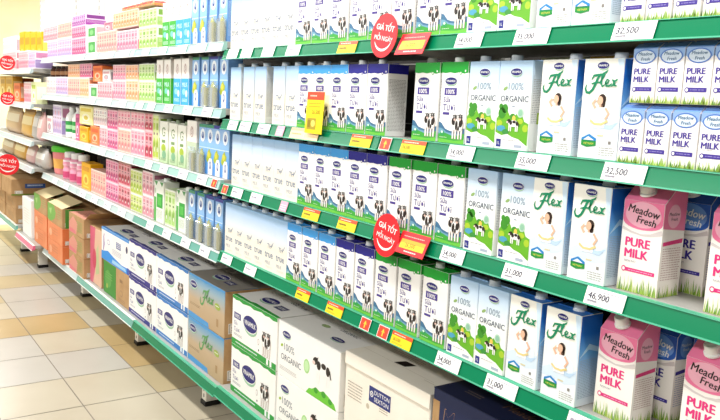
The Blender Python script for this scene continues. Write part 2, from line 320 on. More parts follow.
# ------------------------------------------------------------ the carton kinds: each returns a top-level mesh with its cap as a part
def brick(W, H, D, m, topm=None, sidem=None):
    mb = MB(); w, h, d = W / 2000, H / 1000, D / 1000
    mb.box(-w, w, 0, d, 0, h, m, 0.0012, lambda f: (topm if f.normal.z > 0.8 else sidem if f.normal.x > 0.8 else None))
    # folded ears and the top seam are a part of their own
    tf = MB(); mb.fold = tf; tf.box(-w + 0.001, w - 0.001, d * 0.48, d * 0.54, h, h + 0.0022, topm or m)
    tf.hexa([(w, 0.004, h - 0.03), (w + 0.0012, 0.004, h - 0.03), (w + 0.0012, d - 0.004, h - 0.03), (w, d - 0.004, h - 0.03), (w, 0.002, h - 0.001), (w + 0.0012, 0.002, h - 0.001), (w + 0.0012, d - 0.002, h - 0.001), (w, d - 0.002, h - 0.001)], sidem or m)
    return mb
def cow_carton(band, side_band):
    W, H, D = 93, 190, 66; mb = brick(W, H, D, WHITE, C(band)); F = front(W, H); B = C(band)
    mb.poly(F, [(0, 166), (14, 164.5), (30, 166), (46, 164), (62, 166), (80, 163), (93, 165), (93, 190), (0, 190)], B, 1)
    mb.ell(F, 68, 165, 4.2, 4.6, B, 2); mb.ell(F, 68, 164.6, 2.2, 2.6, WHITE, 3); mb.ell(F, 84, 169, 2.2, 2.6, WHITE, 3)
    oval(mb, F, 36, 146, 22, 9.6); V = C('#4a3a8c')
    mb.rect(F, 14, 113, 58, 130, V, 2); mb.text(F, '100%', 36, 116, 11, WHITE, 3, 'C', 0.02, maxw=38)
    mb.text(F, 'Sữa', 12, 97, 12.5, V, 2, 'L', 0.012, maxw=32); mb.text(F, 'Tươi', 12, 77, 16, V, 2, 'L', 0.012, maxw=42); mb.rect(F, 12, 67, 36, 73, V, 2)
    mb.poly(F, [(0, 20), (0, 50), (10, 47), (24, 34), (40, 30), (60, 28), (93, 38), (93, 14)], C('#3f6f92'), 1); mb.poly(F, [(0, 20), (0, 36), (14, 34), (30, 26), (50, 24), (93, 24), (93, 12)], C('#6f9fb8'), 2)
    mb.poly(F, [(0, 1), (93, 1), (93, 26), (72, 20), (48, 19), (26, 24), (0, 21)], C('#3fa33c'), 3); mb.poly(F, [(0, 1), (93, 1), (93, 11), (60, 7), (0, 10)], C('#6fbf45'), 4)
    mb.ell(F, 15, 23, 8, 6, C('#2f9a55'), 4); mb.ell(F, 14, 26, 4, 3, C('#d6efe2'), 5); mb.lines(F, 6, 13, 26, 1, C('#e8f5df'), L=5)
    cow(mb, F, 44, 11, 1.36, 5, 1.22)
    Sd = side(W, H); mb.rect(Sd, 0.5, 165, D - 0.5, 189, B, 8); mb.lines(Sd, 5, 148, D - 10, 38, C('#a6a2a0'), 3.6, 1.5, 2)
    T = topf(W, H); mb.text(T, '100%', 46, 45, 11, C('#e9e7f5'), 2, 'C', 0.02)
    o = mb.obj('milk_carton'); mb.fold.obj('top_fold', o); cap(MB(), (-0.016, 0.027, 0.19), 0.0115, 0.013, CAPW).obj('cap', o); return o
def organic_carton():
    W, H, D = 95, 190, 62; G = GRAD('organic_print', [(0, '#f7f7f2'), (0.10, '#f4f6f3'), (0.145, '#d5e4f0'), (0.19, '#a9c9e8')]); mb = brick(W, H, D, G, C('#9fc3e6'), G); F = front(W, H)
    oval(mb, F, 50, 166, 17, 8.4); gr = C('#7f93a5'); mb.text(F, '100%', 30, 128, 16, gr, 2, 'L', maxw=46); mb.ell(F, 21, 131, 7, 3.4, C('#8fae6a'), 2, rot=0.5)
    mb.text(F, 'ORGANIC', 49, 103, 13.5, C('#4c5566'), 2, 'C', 0.012, maxw=80); mb.rect(F, 44, 92, 52, 94, gr, 2)
    mb.ell(F, 70, 80, 9, 10, C('#b9d8c4'), 3); mb.ell(F, 70, 80, 6, 7, C('#8fc0a3'), 4)
    g1, g2, g3 = C('#68b02a'), C('#3f8f2a'), C('#a8c832')
    mb.poly(F, [(1, 34), (94, 12), (94, 58), (82, 62), (76, 74), (66, 70), (58, 78), (50, 66), (40, 72), (32, 84), (24, 72), (14, 82), (1, 66)], g1, 2)
    for cu, cv, r in ((16, 78, 11), (24, 88, 9), (12, 92, 6)): mb.ell(F, cu, cv, r, r * 1.1, g2, 3)
    for cu, cv, a, b in ((10, 56, 9, 7), (86, 48, 8, 8), (48, 72, 8, 6), (70, 62, 9, 6)): mb.ell(F, cu, cv, a, b, g2 if cu == 48 else g3, 3)
    mb.ell(F, 16, 45, 13, 6.5, C('#4f9fbf'), 4); mb.ell(F, 30, 38, 10, 6, C('#3c8f3e'), 5); mb.ell(F, 52, 67, 5, 7, C('#f0c95a'), 4); side_cow(mb, F, 33, 40, 1.2, 6)
    mb.poly(F, [(1, 1), (94, 1), (94, 11), (70, 24), (50, 28), (36, 34), (20, 30), (1, 36)], WHITE, 5)
    mb.rect(F, 5, 5, 19, 22, C('#2c2f86'), 6); mb.text(F, '1L', 12, 10, 7, WHITE, 7, 'C'); mb.lines(F, 24, 20, 42, 1, GREY, L=6); mb.rect(F, 58, 6, 80, 12, C('#aeb4c8'), 6)
    Sd = side(W, H); mb.lines(Sd, 5, 150, D - 10, 26, C('#a6a8ae'), 3.6, 1.2, 2); mb.rect(Sd, 22, 58, 42, 82, C('#a7c850'), 3); mb.rect(Sd, 26, 62, 38, 78, C('#d8e8a0'), 4)
    o = mb.obj('milk_carton'); mb.fold.obj('top_fold', o); cap(MB(), (-0.020, 0.022, 0.19), 0.0125, 0.013, C('#b9bfc4')).obj('cap', o); return o
def flex_carton():
    W, H, D = 90, 190, 66; G = GRAD('flex_print', [(0, '#f6f7f6'), (0.05, '#e9f1f8'), (0.10, '#f7f5ee'), (0.19, '#fbf9f0')]); SB = GRAD('flex_side', [(0, '#eef4fa'), (0.06, '#c3dbf2'), (0.11, '#6fb0e8'), (0.15, '#1d6fcb'), (0.19, '#155cb8')])
    mb = brick(W, H, D, G, C('#2a71c4'), SB); F = front(W, H); oval(mb, F, 44, 177, 14, 7.2)
    mb.ribbon(F, [(82, 189), (85, 150), (87, 110), (89, 84)], [14, 9, 5, 2], C('#cfe4f6'), 1)
    flexword(mb, F, 9, 130, 1.12, C('#14835a'), 4)
    mb.poly(F, [(1, 60), (20, 70), (40, 58), (64, 62), (89, 78), (89, 48), (60, 40), (30, 46), (1, 44)], C('#d7e7f4'), 1)
    mb.ell(F, 52, 78, 30, 22, C('#e3eef8'), 2); mb.poly(F, [(22, 74), (40, 60), (74, 58), (88, 72), (70, 66), (44, 68)], C('#bcd6ee'), 3); drinker(mb, F, 24, 60, 1.14, 4); hexlogo(mb, F, 8, 22, 1.15, 4)
    mb.lines(F, 50, 22, 36, 4, C('#a9a59f'), 4.4, 1.3, 3); mb.rect(F, 70, 30, 76, 36, C('#8a8580'), 3); mb.rect(F, 44, 44, 58, 47, C('#d9cfa6'), 3)
    Sd = side(W, H); mb.lines(Sd, 6, 96, D - 12, 24, C('#9fb3c8'), 3.4, 1.2, 2); mb.poly(Sd, [(0.5, 100), (30, 130), (65, 118), (65, 108), (30, 118)], C('#b9dcf6'), 2)
    o = mb.obj('milk_carton'); mb.fold.obj('top_fold', o); cap(MB(), (0.012, 0.034, 0.19), 0.0125, 0.013, C('#e8ecf0')).obj('cap', o); return o
def pale_carton():
    W, H, D = 82, 190, 66; G = GRAD('pale_print', [(0, '#f3efe4'), (0.085, '#f5eddb'), (0.12, '#dbe4f0'), (0.19, '#94bfe8')], 0.35); mb = brick(W, H, D, G, C('#aecdec'), GRAD('pale_side', [(0, '#e8e4da'), (0.19, '#cfd8de')])); F = front(W, H); b = C('#71829f')
    mb.text(F, 'TH', 24, 80, 17, b, 2, 'L', 0.012, 0.1, maxw=28); mb.ribbon(F, [(52, 84), (59, 92), (68, 104)], [1, 3.4, 1], b, 2); mb.text(F, 'true', 8, 48, 25, b, 2, 'L', 0.012, maxw=68); mb.text(F, 'MILK', 12, 24, 13, C('#a5a8b5'), 2, 'L', maxw=60)
    mb.lines(F, 16, 16, 50, 2, C('#c9c3b4'), 4); Sd = side(W, H); mb.lines(Sd, 5, 150, D - 10, 34, C('#c3bfb6'), 3.8, 1.2, 2)
    o = mb.obj('milk_carton'); mb.fold.obj('top_fold', o); cap(MB(), (-0.012, 0.030, 0.19), 0.0125, 0.014, CAPG).obj('cap', o); return o
def slope_body(W, H, D, zf, dd, m, frontm=None):
    """carton whose top slopes up from the front edge"""
    w = W / 2000; mb = MB(); h, d, zf, dd = H / 1000, D / 1000, zf / 1000, dd / 1000; prof = [(0, 0), (0, zf), (dd, h), (d, h + 0.003), (d, 0)]
    L = [(-w, y, z) for y, z in prof]; R = [(w, y, z) for y, z in prof]; n = len(prof)
    mb.face(L, m); mb.face(R[::-1], m)
    for i in range(n): j = (i + 1) % n; mb.face([L[j], L[i], R[i], R[j]], m)
    return mb
def meadow_litre(dome, deep, word, bandtop, sub):
    W, H, D = 86, 200, 66; body = GRAD('litre_' + word, [(0, '#f8efe6'), (0.10, '#faf4ee'), (0.2, '#fbf7f4')], 0.35)
    mb = slope_body(W, H, D, 172, 30, body); F = front(W, H); Dm, Dp, Wd = C(dome, 0.35), C(deep, 0.35), C(word)
    arc = [(43 + 42 * math.cos(a), 134 - 15 * math.sin(a)) for a in [math.pi * k / 12 for k in range(13)]]
    mb.poly(F, [(0.5, 172), (85.5, 172), (85.5, 134)] + arc + [(0.5, 134)], Dp, 1)
    mb.ell(F, 43, 147, 38, 24, Dm, 2, 28)
    ink = C('#2c2422') if bandtop else WHITE
    mb.text(F, 'Meadow', 43, 147, 15, ink, 4, 'C', 0.02, 0.12, maxw=66, rot=-0.12); mb.text(F, 'Fresh', 50, 130, 14, ink, 4, 'C', 0.02, 0.12, maxw=42, rot=-0.12)
    mb.ribbon(F, [(0.5, 119), (20, 113), (42, 110), (62, 112), (85.5, 120)], [5, 4, 3, 5, 9], C('#d9cfcd'), 2)
    mb.text(F, 'PURE', 11, 86, 17, Wd, 2, 'L', 0.05, maxw=56); mb.text(F, 'MILK', 11, 65, 17, Wd, 2, 'L', 0.05, maxw=56); mb.text(F, sub, 12, 56, 4.2, GREY, 2, 'L', maxw=40)
    mb.rect(F, 12, 38, 78, 45, Wd, 2); mb.ell(F, 12, 42, 5, 5.4, Wd, 3); mb.ell(F, 12, 42, 3, 3.2, WHITE, 4); mb.lines(F, 22, 40.6, 52, 1, C('#f0a8c8') if bandtop else C('#a8a0dc'), L=3, h=1.6); tufts(mb, F, W, 0.5, 32, 3)
    Sd = side(W, H); mb.poly(Sd, [(0.3, 128), (65.5, 122), (65.5, 199), (30, 199), (0.3, 171)], Dp, 1); mb.ell(Sd, 30, 150, 19, 22, Dm, 2); mb.text(Sd, 'Meadow', 30, 151, 7, ink, 3, 'C', maxw=30); mb.text(Sd, 'Fresh', 31, 142, 6.5, ink, 3, 'C', maxw=22)
    mb.poly(Sd, [(4, 96), (62, 100), (62, 108), (4, 103)], Wd, 2); mb.lines(Sd, 6, 90, 54, 14, C('#c9a9a9') if bandtop else C('#a9a9c9'), 4.4, 1.4, 2); tufts(mb, Sd, D, 0.5, 26, 3)
    sl = Pl((-W / 2000, 0, 0.172), (1, 0, 0), (0, 30, 28)); tf = MB(); tf.rect(sl, 0.3, 0.2, W - 0.3, 40.8, Dp, 1); tp = Pl((-W / 2000, 0.03, 0.2), (1, 0, 0), (0, 36, 3)); tf.rect(tp, 0.3, 0.2, W - 0.3, 36, Dp, 1); tf.box(-W / 2000 + 0.001, W / 2000 - 0.001, 0.048, 0.052, 0.2016, 0.2056, Dp)
    o = mb.obj('milk_carton'); tf.obj('top_fold', o); nrm = Vector((0, -28, 30)).normalized(); cm = MB(); cm.lathe([(0.0155, 0), (0.0155, 0.004), (0.0135, 0.005), (0.0135, 0.019), (0.0122, 0.021)], CAPW, (-0.004, 0.015, 0.1862), 24, (0, -0.45, 1)); cm.obj('cap', o); return o
def meadow_small():
    W, H, D = 50, 106, 40; body = GRAD('small_print', [(0, '#f7f3ee'), (0.07, '#faf7f4'), (0.106, '#e6e6f2')], 0.35); mb = slope_body(W, H, D, 96, 14, body); F = front(W, H); Bl, V = C('#4f78c4'), C('#4a3a96')
    mb.poly(F, [(0.3, 96), (49.7, 96), (49.7, 82), (40, 73), (25, 70), (10, 73), (0.3, 82)], C('#8fb0e0'), 1); mb.ell(F, 25, 82, 22, 13, Bl, 2); mb.ell(F, 25, 82, 19.5, 10.8, C('#d4e2f2'), 3)
    mb.text(F, 'Meadow', 25, 84, 6.2, C('#2c5f86'), 4, 'C', 0.02, 0.12, maxw=31); mb.text(F, 'Fresh', 26, 75, 6, C('#2c5f86'), 4, 'C', 0.02, 0.12, maxw=22)
    mb.text(F, 'PURE', 5, 51, 11, V, 2, 'L', 0.045, maxw=37); mb.text(F, 'MILK', 5, 37, 11, V, 2, 'L', 0.045, maxw=37); mb.text(F, 'FULL CREAM', 7, 33.5, 2.4, GREY, 2, 'L'); mb.rect(F, 6, 21, 44, 28.5, V, 2); mb.ell(F, 8, 24.5, 4.4, 4.6, V, 3); mb.ell(F, 8, 24.5, 2.6, 2.8, WHITE, 4); mb.lines(F, 14, 24.2, 27, 1, C('#9a90d0'), L=3); tufts(mb, F, W, 0.4, 17, 3, 2.4)
    sl = Pl((-W / 2000, 0, 0.096), (1, 0, 0), (0, 14, 10)); mb.rect(sl, 0.2, 0.1, W - 0.2, 17, C('#6f96d4'), 1); Sd = side(W, H); mb.lines(Sd, 4, 70, D - 8, 14, C('#b9b4c9'), 3.4, 1.1, 2); mb.rect(Sd, 0.3, 82, D - 0.3, 94, C('#8fb0e0'), 1); tufts(mb, Sd, D, 0.4, 14, 3, 2.4)
    o = mb.obj('milk_carton'); tf = MB(); tf.box(-0.024, 0.024, 0.024, 0.027, 0.1071, 0.1088, C('#6f96d4')); tf.obj('top_fold', o); st = MB(); st.ell(Pl((-0.025, 0.014, 0.1062), (1, 0, 0), (0, 26, 3)), 34, 6, 3, 3, C('#dfe6ee'), 2); st.obj('straw_hole', o); return o
def blue_carton(topc):
    W, H, D = 72, 198, 62; G = GRAD('blue_print', [(0, '#4d8fd8'), (0.06, '#5f9fe0'), (0.12, '#8fbdea'), (0.17, '#9cc0ea'), (0.198, '#6f9fdc')], 0.35); mb = brick(W, H, D, G, C(topc), C('#6e9bd2')); F = front(W, H)
    mb.rect(F, 0.4, 186, W - 0.4, 197.6, C(topc), 1); mb.ell(F, 37, 154, 23, 27, C('#eef4fc'), 2); mb.ell(F, 38, 152, 11, 16, C('#3c4f8f'), 3); mb.ell(F, 38, 158, 7, 8, C('#9fb2d8'), 4); mb.rect(F, 30, 138, 46, 141, WHITE, 4)
    mb.poly(F, [(1, 60), (16, 92), (34, 104), (40, 92), (52, 84), (46, 66), (30, 56), (14, 48)], C('#a9b63a'), 3); mb.ell(F, 26, 80, 13, 13, C('#cfc845'), 4)
    mb.poly(F, [(22, 1), (22, 50), (34, 66), (56, 66), (64, 48), (64, 1)], C('#f1f2f6'), 5); mb.ell(F, 43, 38, 9, 17, C('#6a6f9a'), 6); mb.ell(F, 43, 40, 5, 9, C('#d2d6ea'), 7); mb.lines(F, 26, 14, 34, 3, C('#8f95b8'), 4, 1.4, 6)
    mb.rect(F, 0.4, 104, W - 0.4, 108, C('#c9def4'), 1); mb.lines(side(W, H), 6, 150, D - 12, 32, C('#b9d2ee'), 4, 1.2, 2)
    o = mb.obj('milk_carton'); mb.fold.obj('top_fold', o); cap(MB(), (-0.008, 0.028, 0.198), 0.0115, 0.012, C('#d7cfc4')).obj('cap', o); return o
def half_carton(low, low2):
    W, H, D = 82, 196, 62; mb = brick(W, H, D, C('#f5efe9'), C('#efe6df'), C(low)); F = front(W, H); mb.rect(F, 0.3, 0.3, W - 0.3, 112, C(low), 1); mb.ell(F, 42, 152, 13, 22, C('#c3a9a3'), 2); mb.ell(F, 42, 152, 9, 17, C('#f1e7e2'), 3); mb.ribbon(F, [(36, 140), (46, 150), (38, 160), (48, 168)], 3, C('#8c6a66'), 4)
    mb.text(F, 'MILK', 10, 76, 20, C('#cfeaf2'), 2, 'L', 0.02, maxw=62); mb.ell(F, 30, 56, 19, 13, C(low2), 2); mb.ell(F, 58, 48, 12, 15, C('#d8f0f6'), 3); mb.lines(F, 10, 24, 60, 3, C('#e4f3ea'), 5, 2, 2); mb.rect(side(W, H), 0.3, 112, D - 0.3, 195, C('#efe6df'), 8)
    o = mb.obj('milk_carton'); mb.fold.obj('top_fold', o); cap(MB(), (-0.008, 0.028, 0.196), 0.0115, 0.011, C('#ddd5cb')).obj('cap', o); return o
def green_carton():
    W, H, D = 86, 198, 62; mb = brick(W, H, D, GRAD('green_label', [(0, '#b9d3a4'), (0.06, '#cfe0bd'), (0.08, '#eceee0'), (0.198, '#f1f0e6')]), C('#e6e8d8')); F = front(W, H); mb.ribbon(F, [(62, 158), (48, 168), (32, 162), (28, 144), (38, 128), (56, 130), (60, 144), (46, 146)], 6, C('#6f8a5f'), 2); mb.rect(F, 24, 96, 62, 110, C('#7b9a64'), 2); mb.ell(F, 43, 72, 24, 18, C('#a8bf3e'), 2); mb.ell(F, 50, 40, 22, 20, C('#7fb08a'), 3); mb.lines(F, 14, 22, 58, 3, C('#6c8f62'), 5, 2, 3)
    o = mb.obj('milk_carton'); mb.fold.obj('top_fold', o); cap(MB(), (-0.008, 0.028, 0.198), 0.0115, 0.016, C('#8d9a80')).obj('cap', o); return o
def square_carton():
    W, H, D = 100, 200, 66; mb = brick(W, H, D, C('#edf0e6'), C('#e3e9dc')); F = front(W, H); g = C('#2f9f3d'); mb.rect(F, 30, 72, 92, 140, g, 2); mb.rect(F, 44, 84, 78, 124, C('#54b94f'), 3); mb.poly(F, [(2, 198), (40, 198), (26, 176)], C('#4d8f55'), 2); mb.poly(F, [(60, 198), (98, 198), (84, 176)], C('#4d8f55'), 2); mb.ell(F, 14, 150, 8, 14, C('#b9c9b0'), 2); mb.rect(F, 0.5, 0.5, 24, 120, C('#58ad52'), 2); mb.lines(F, 32, 58, 56, 8, C('#a8b8a2'), 5.4, 2, 2)
    o = mb.obj('milk_carton'); mb.fold.obj('top_fold', o); cap(MB(), (0.012, 0.03, 0.2), 0.0125, 0.016, CAPW).obj('cap', o); return o

# ------------------------------------------------------------ packs, boxes, pouches, bottles of the far bays
PK = {'pk_green': ('#d3e6b4', '#a9cf74', '#7fae4c', '#f3f6ea'), 'pk_orange': ('#f2c8ae', '#f0a878', '#e88a5e', '#f8e3d8'), 'pk_red': ('#d8344a', '#f0b05a', '#e0525a', '#f4cfae'), 'pk_pink': ('#f0bcc8', '#e48aa4', '#d9668c', '#f8e8ea'),
      'pk_salmon': ('#f0bcb0', '#eb9a94', '#e07a86', '#f9e4d8'), 'pk_magenta': ('#e9a3bf', '#cf3f82', '#a8407e', '#f2cfdc'), 'pk_purple': ('#d9b0d9', '#a84aa6', '#8a3f92', '#ecd6ea'), 'pk_lav': ('#d3c4e0', '#a893c8', '#d08cae', '#f1ecf4'), 'pk_rose': ('#e8bfc8', '#d88a9c', '#b8788c', '#f6eaea'),
      'pk_white': ('#f3efec', '#d8b8bc', '#b8a8b8', '#faf8f6'), 'pk_lime': ('#d3dca0', '#b6c94a', '#8aa83c', '#f1f2e2'), 'pk_crimson': ('#e2a0ac', '#c43a5c', '#8f2c40', '#f0c6cc')}
def pack(st, W, H, D=120):
    base, acc, acc2, pale = [C(c, 0.3) for c in PK[st]]; pale = base; mb = MB(); w, h, d = W / 2000, H / 1000, D / 1000
    mb.box(-w, w, 0, d, 0, h, C(PK[st][3], 0.3), 0.0015); F = front(W, H); n = max(1, round(W / 46)); c = W / n; ink = C('#8c6672' if st != 'pk_green' else '#6d8450')
    for i in range(n):
        u = i * c
        mb.rect(F, u + 1.2, H * 0.04, u + c - 1.2, H * 0.96, pale, 1); mb.poly(F, [(u + 1.4, H * 0.08), (u + c - 1.4, H * 0.08), (u + c - 1.4, H * 0.42), (u + c * 0.5, H * 0.5), (u + 1.4, H * 0.36)], acc, 2); mb.ell(F, u + c * 0.5, H * 0.3, c * 0.26, H * 0.13, acc2, 3, 12); mb.rect(F, u + c * 0.2, H * 0.66, u + c * 0.8, H * 0.8, acc2 if i % 2 else acc, 2); mb.rect(F, u + c * 0.3, H * 0.55, u + c * 0.7, H * 0.6, ink, 2); mb.ell(F, u + c * 0.58, H * 0.24, c * 0.12, H * 0.06, WHITE, 4, 10); mb.rect(F, u + c * 0.12, H * 0.86, u + c * 0.88, H * 0.9, acc, 2)
    Sd = side(W, H); mb.rect(Sd, 2, H * 0.05, D - 2, H * 0.5, acc, 1); mb.rect(Sd, 8, H * 0.6, D - 8, H * 0.9, acc2, 1); mb.lines(Sd, 8, H * 0.4, D - 16, 3, pale, 5, 2, 2)
    T = topf(W, H)
    for i in range(n): mb.rect(T, i * c + 2, 3, i * c + c - 2, D - 3, pale, 1); mb.rect(T, i * c + c * 0.25, D * 0.3, i * c + c * 0.75, D * 0.45, acc, 2)
    return mb.obj('carton_pack')
BX = {'box_pink': ('#cf93a0', '#a8607a', '#f1d8dc'), 'gsq': ('#f1eeea', '#3f9a4a', '#e5b8c0'), 'box_yellow': ('#e8ac10', '#c98a10', '#f2d060'), 'box_white': ('#f2ebe8', '#d4a0a8', '#a8a0a8'), 'box_orange': ('#ef7a3e', '#d9542c', '#f7c2a2'), 'box_gold': ('#dfae3c', '#b8862a', '#f2dc96'), 'box_lime': ('#e6ecb8', '#a8c04a', '#f4f6e2'), 'box_lemon': ('#efe6a2', '#d8c04a', '#f8f4d8'), 'box_magenta': ('#c8508c', '#8f2f66', '#f0cfe0')}
def small_box(st, W, H, D=75):
    a, b, c = [C(x, 0.4) for x in BX[st]]; mb = MB(); mb.box(-W / 2000, W / 2000, 0, D / 1000, 0, H / 1000, a, 0.0015); F = front(W, H)
    if st == 'gsq': mb.rect(F, W * 0.25, H * 0.1, W * 0.97, H * 0.75, b, 1); mb.ell(F, W * 0.6, H * 0.4, W * 0.2, H * 0.2, C('#7fc07a'), 2); mb.rect(F, W * 0.03, H * 0.82, W * 0.6, H * 0.95, c, 1)
    else: mb.rect(F, W * 0.1, H * 0.68, W * 0.9, H * 0.86, b, 1); mb.ell(F, W * 0.5, H * 0.38, W * 0.3, H * 0.2, c, 1); mb.ell(F, W * 0.5, H * 0.36, W * 0.16, H * 0.12, b, 2); mb.rect(F, W * 0.2, H * 0.08, W * 0.8, H * 0.13, c, 1)
    mb.rect(side(W, H), 6, H * 0.2, D - 6, H * 0.8, c, 1); mb.rect(topf(W, H), W * 0.2, 10, W * 0.8, D - 10, b, 1)
    return mb.obj('product_box')
PO = {'pouch_gold': ('#d8a850', '#b47c2c', '#f0dca6'), 'pouch_brown': ('#c9a880', '#a88458', '#e8dcc2'), 'pouch_grey': ('#b9b4ae', '#8c8a88', '#e4e0da'), 'pouch_pink': ('#dcb4b0', '#b88488', '#f0e0da')}
def pouch(st, W, H, D=90):
    a, b, c = [C(x, 0.3) for x in PO[st]]; mb = MB(); w, h, d = W / 2000, H / 1000, D / 2000; rings = [(0.92, 0.55, 0), (1, 1, 0.12), (1, 0.95, 0.45), (0.98, 0.6, 0.75), (0.96, 0.16, 0.9), (0.98, 0.06, 1.0)]; n = 20; base = 0
    for sx, sy, z in rings:
        for k in range(n):
            t = 2 * math.pi * k / n; cx, cy = math.cos(t), math.sin(t); e = 0.6; px = math.copysign(abs(cx) ** e, cx); py = math.copysign(abs(cy) ** e, cy); wob = 1 + 0.03 * math.sin(3 * t + 9 * z); mb.v.append((w * sx * px * wob, d + d * sy * py * wob, h * z))
    for i in range(len(rings) - 1):
        for k in range(n): p, q = i * n + k, i * n + (k + 1) % n; mb.f.append((p, q, q + n, p + n)); mb.m.append(mb.mi(b if i == 4 else (c if i == 2 and n * 0.6 < k < n * 0.9 else a)))
    mb.f.append(tuple(reversed(range(n)))); mb.m.append(mb.mi(a)); mb.f.append(tuple(range(5 * n, 6 * n))); mb.m.append(mb.mi(b)); return mb.obj('pouch', smooth=True)
def jar():
    mb = MB(); mb.lathe([(0.030, 0), (0.033, 0.004), (0.033, 0.048), (0.026, 0.056)], C('#4a2a1c', 0.2), (0, 0.035, 0)); mb.lathe([(0.0333, 0.014), (0.0333, 0.036)], C('#a87850'), (0, 0.035, 0)); o = mb.obj('coffee_jar'); MB().lathe([(0.028, 0), (0.028, 0.013), (0.026, 0.015)], C('#2c1a14', 0.3), (0, 0.035, 0.056)).obj('lid', o); return o
def bottle():
    mb = MB(); mb.lathe([(0.034, 0), (0.037, 0.006), (0.037, 0.12), (0.03, 0.145), (0.016, 0.165), (0.015, 0.172)], C('#f1f1ec', 0.3), (0, 0.04, 0), 24); mb.lathe([(0.0374, 0.035), (0.0374, 0.105)], C('#2f8f45'), (0, 0.04, 0), 24); mb.lathe([(0.0378, 0.055), (0.0378, 0.08)], C('#a8d4a0'), (0, 0.04, 0), 24); o = mb.obj('milk_bottle'); MB().lathe([(0.018, 0), (0.018, 0.018), (0.016, 0.021)], CAPW, (0, 0.04, 0.172)).obj('cap', o); return o
def pink_bottle():
    mb = MB(); mb.lathe([(0.036, 0), (0.039, 0.006), (0.039, 0.055), (0.034, 0.075), (0.039, 0.095), (0.036, 0.125), (0.026, 0.138)], C('#e69ab0', 0.3), (0, 0.042, 0), 24); mb.lathe([(0.0395, 0.012), (0.0395, 0.05)], C('#c84a74'), (0, 0.042, 0), 24); mb.lathe([(0.0385, 0.09), (0.0368, 0.122)], C('#f6e6ea'), (0, 0.042, 0), 24); o = mb.obj('yogurt_bottle'); MB().lathe([(0.029, 0), (0.03, 0.028), (0.026, 0.034)], CAPW, (0, 0.042, 0.137)).obj('cap', o); return o
def tub():
    mb = MB(); mb.lathe([(0.075, 0), (0.08, 0.01), (0.09, 0.14), (0.09, 0.165)], C('#e88a8c', 0.35), (0, 0.1, 0), 28); mb.lathe([(0.0835, 0.045), (0.0885, 0.115)], C('#f0b25a'), (0, 0.1, 0), 28); o = mb.obj('plastic_tub'); MB().lathe([(0.096, 0), (0.097, 0.03), (0.088, 0.042)], C('#58c43a', 0.35), (0, 0.1, 0.165), 28).obj('lid', o); return o
def gift():
    mb = MB(); mb.box(-0.026, 0.026, 0, 0.022, 0, 0.088, CLEAR(), 0.004); mb.hexa([(-0.022, 0.009, 0.088), (0.022, 0.009, 0.088), (0.022, 0.013, 0.088), (-0.022, 0.013, 0.088), (-0.027, 0.010, 0.1), (0.027, 0.010, 0.1), (0.027, 0.012, 0.1), (-0.027, 0.012, 0.1)], CLEAR()); o = mb.obj('gift_pack')
    b = MB(); b.lathe([(0.008, 0.004), (0.009, 0.05), (0.008, 0.076)], C('#b9c2c8'), (-0.011, 0.011, 0), 12); b.lathe([(0.008, 0.004), (0.009, 0.05), (0.008, 0.076)], C('#b9b48a'), (0.011, 0.011, 0), 12); b.obj('toy', o); return o

# ------------------------------------------------------------ stocking the shelves
def zs(row, y):
    Z = Z1 if y < 2.65 else Z2 if y < 5.69 else Z5 if y < 6.32 else Z6
    return Z[row] + 0.0003
def run(proto, desc, row, ys, x=None, cat='carton', group=None, zoff=0.0, extra='', used=[]):
    """one carton after another along a shelf, left to right as seen"""
    out = []
    if x is None: x = 0.006; ys = [y * 0.9886 for y in ys]
    for k, y in enumerate(ys):
        o = copy_tree(proto)
        put(o, x, y, zs(row, y) + zoff, turn=random.uniform(-0.015, 0.015))
        n = len(ys); pos = '' if n == 1 else (', %s of two' % ('left', 'right')[k] if n == 2 else ', %s from left of %s' % (ORD[k], NUM[n]))
        tag(o, '%s%s%s, %s' % (desc, extra, pos, ROWN[row]), cat, group or '%s on the %s' % (desc + 's', ROWN[row])); out.append(o)
    return out
def drop(o):
    for ch in list(o.children): bpy.data.objects.remove(ch)
    bpy.data.objects.remove(o)
cowb, cowp, cowg = cow_carton('#3f9be0', '#3f9be0'), cow_carton('#1f1c86', '#1f1c86'), cow_carton('#139a2e', '#139a2e')
org, flx, pal = organic_carton(), flex_carton(), pale_carton()
pink, blue, small = meadow_litre('#f6b4c8', '#f07ca4', '#e0357c', True, 'NON FAT'), meadow_litre('#6f9be0', '#2f62be', '#3b2f92', False, 'FULL CREAM'), meadow_small()
admg, admp, hb, hg, gc, sq = blue_carton('#3f8f6a'), blue_carton('#3a3a8f'), half_carton('#3aa9dc', '#8fd4ee'), half_carton('#3fae3a', '#79c4c0'), green_carton(), square_carton()
protos = [cowb, cowp, cowg, org, flx, pal, pink, blue, small, admg, admp, hb, hg, gc, sq]
D_ = dict(b='blue-topped white cow carton', p='indigo-topped white cow carton', g='green-topped white cow carton', o='organic milk carton with green hills', f='cream carton with green script and woman', t='pale blue and cream carton')
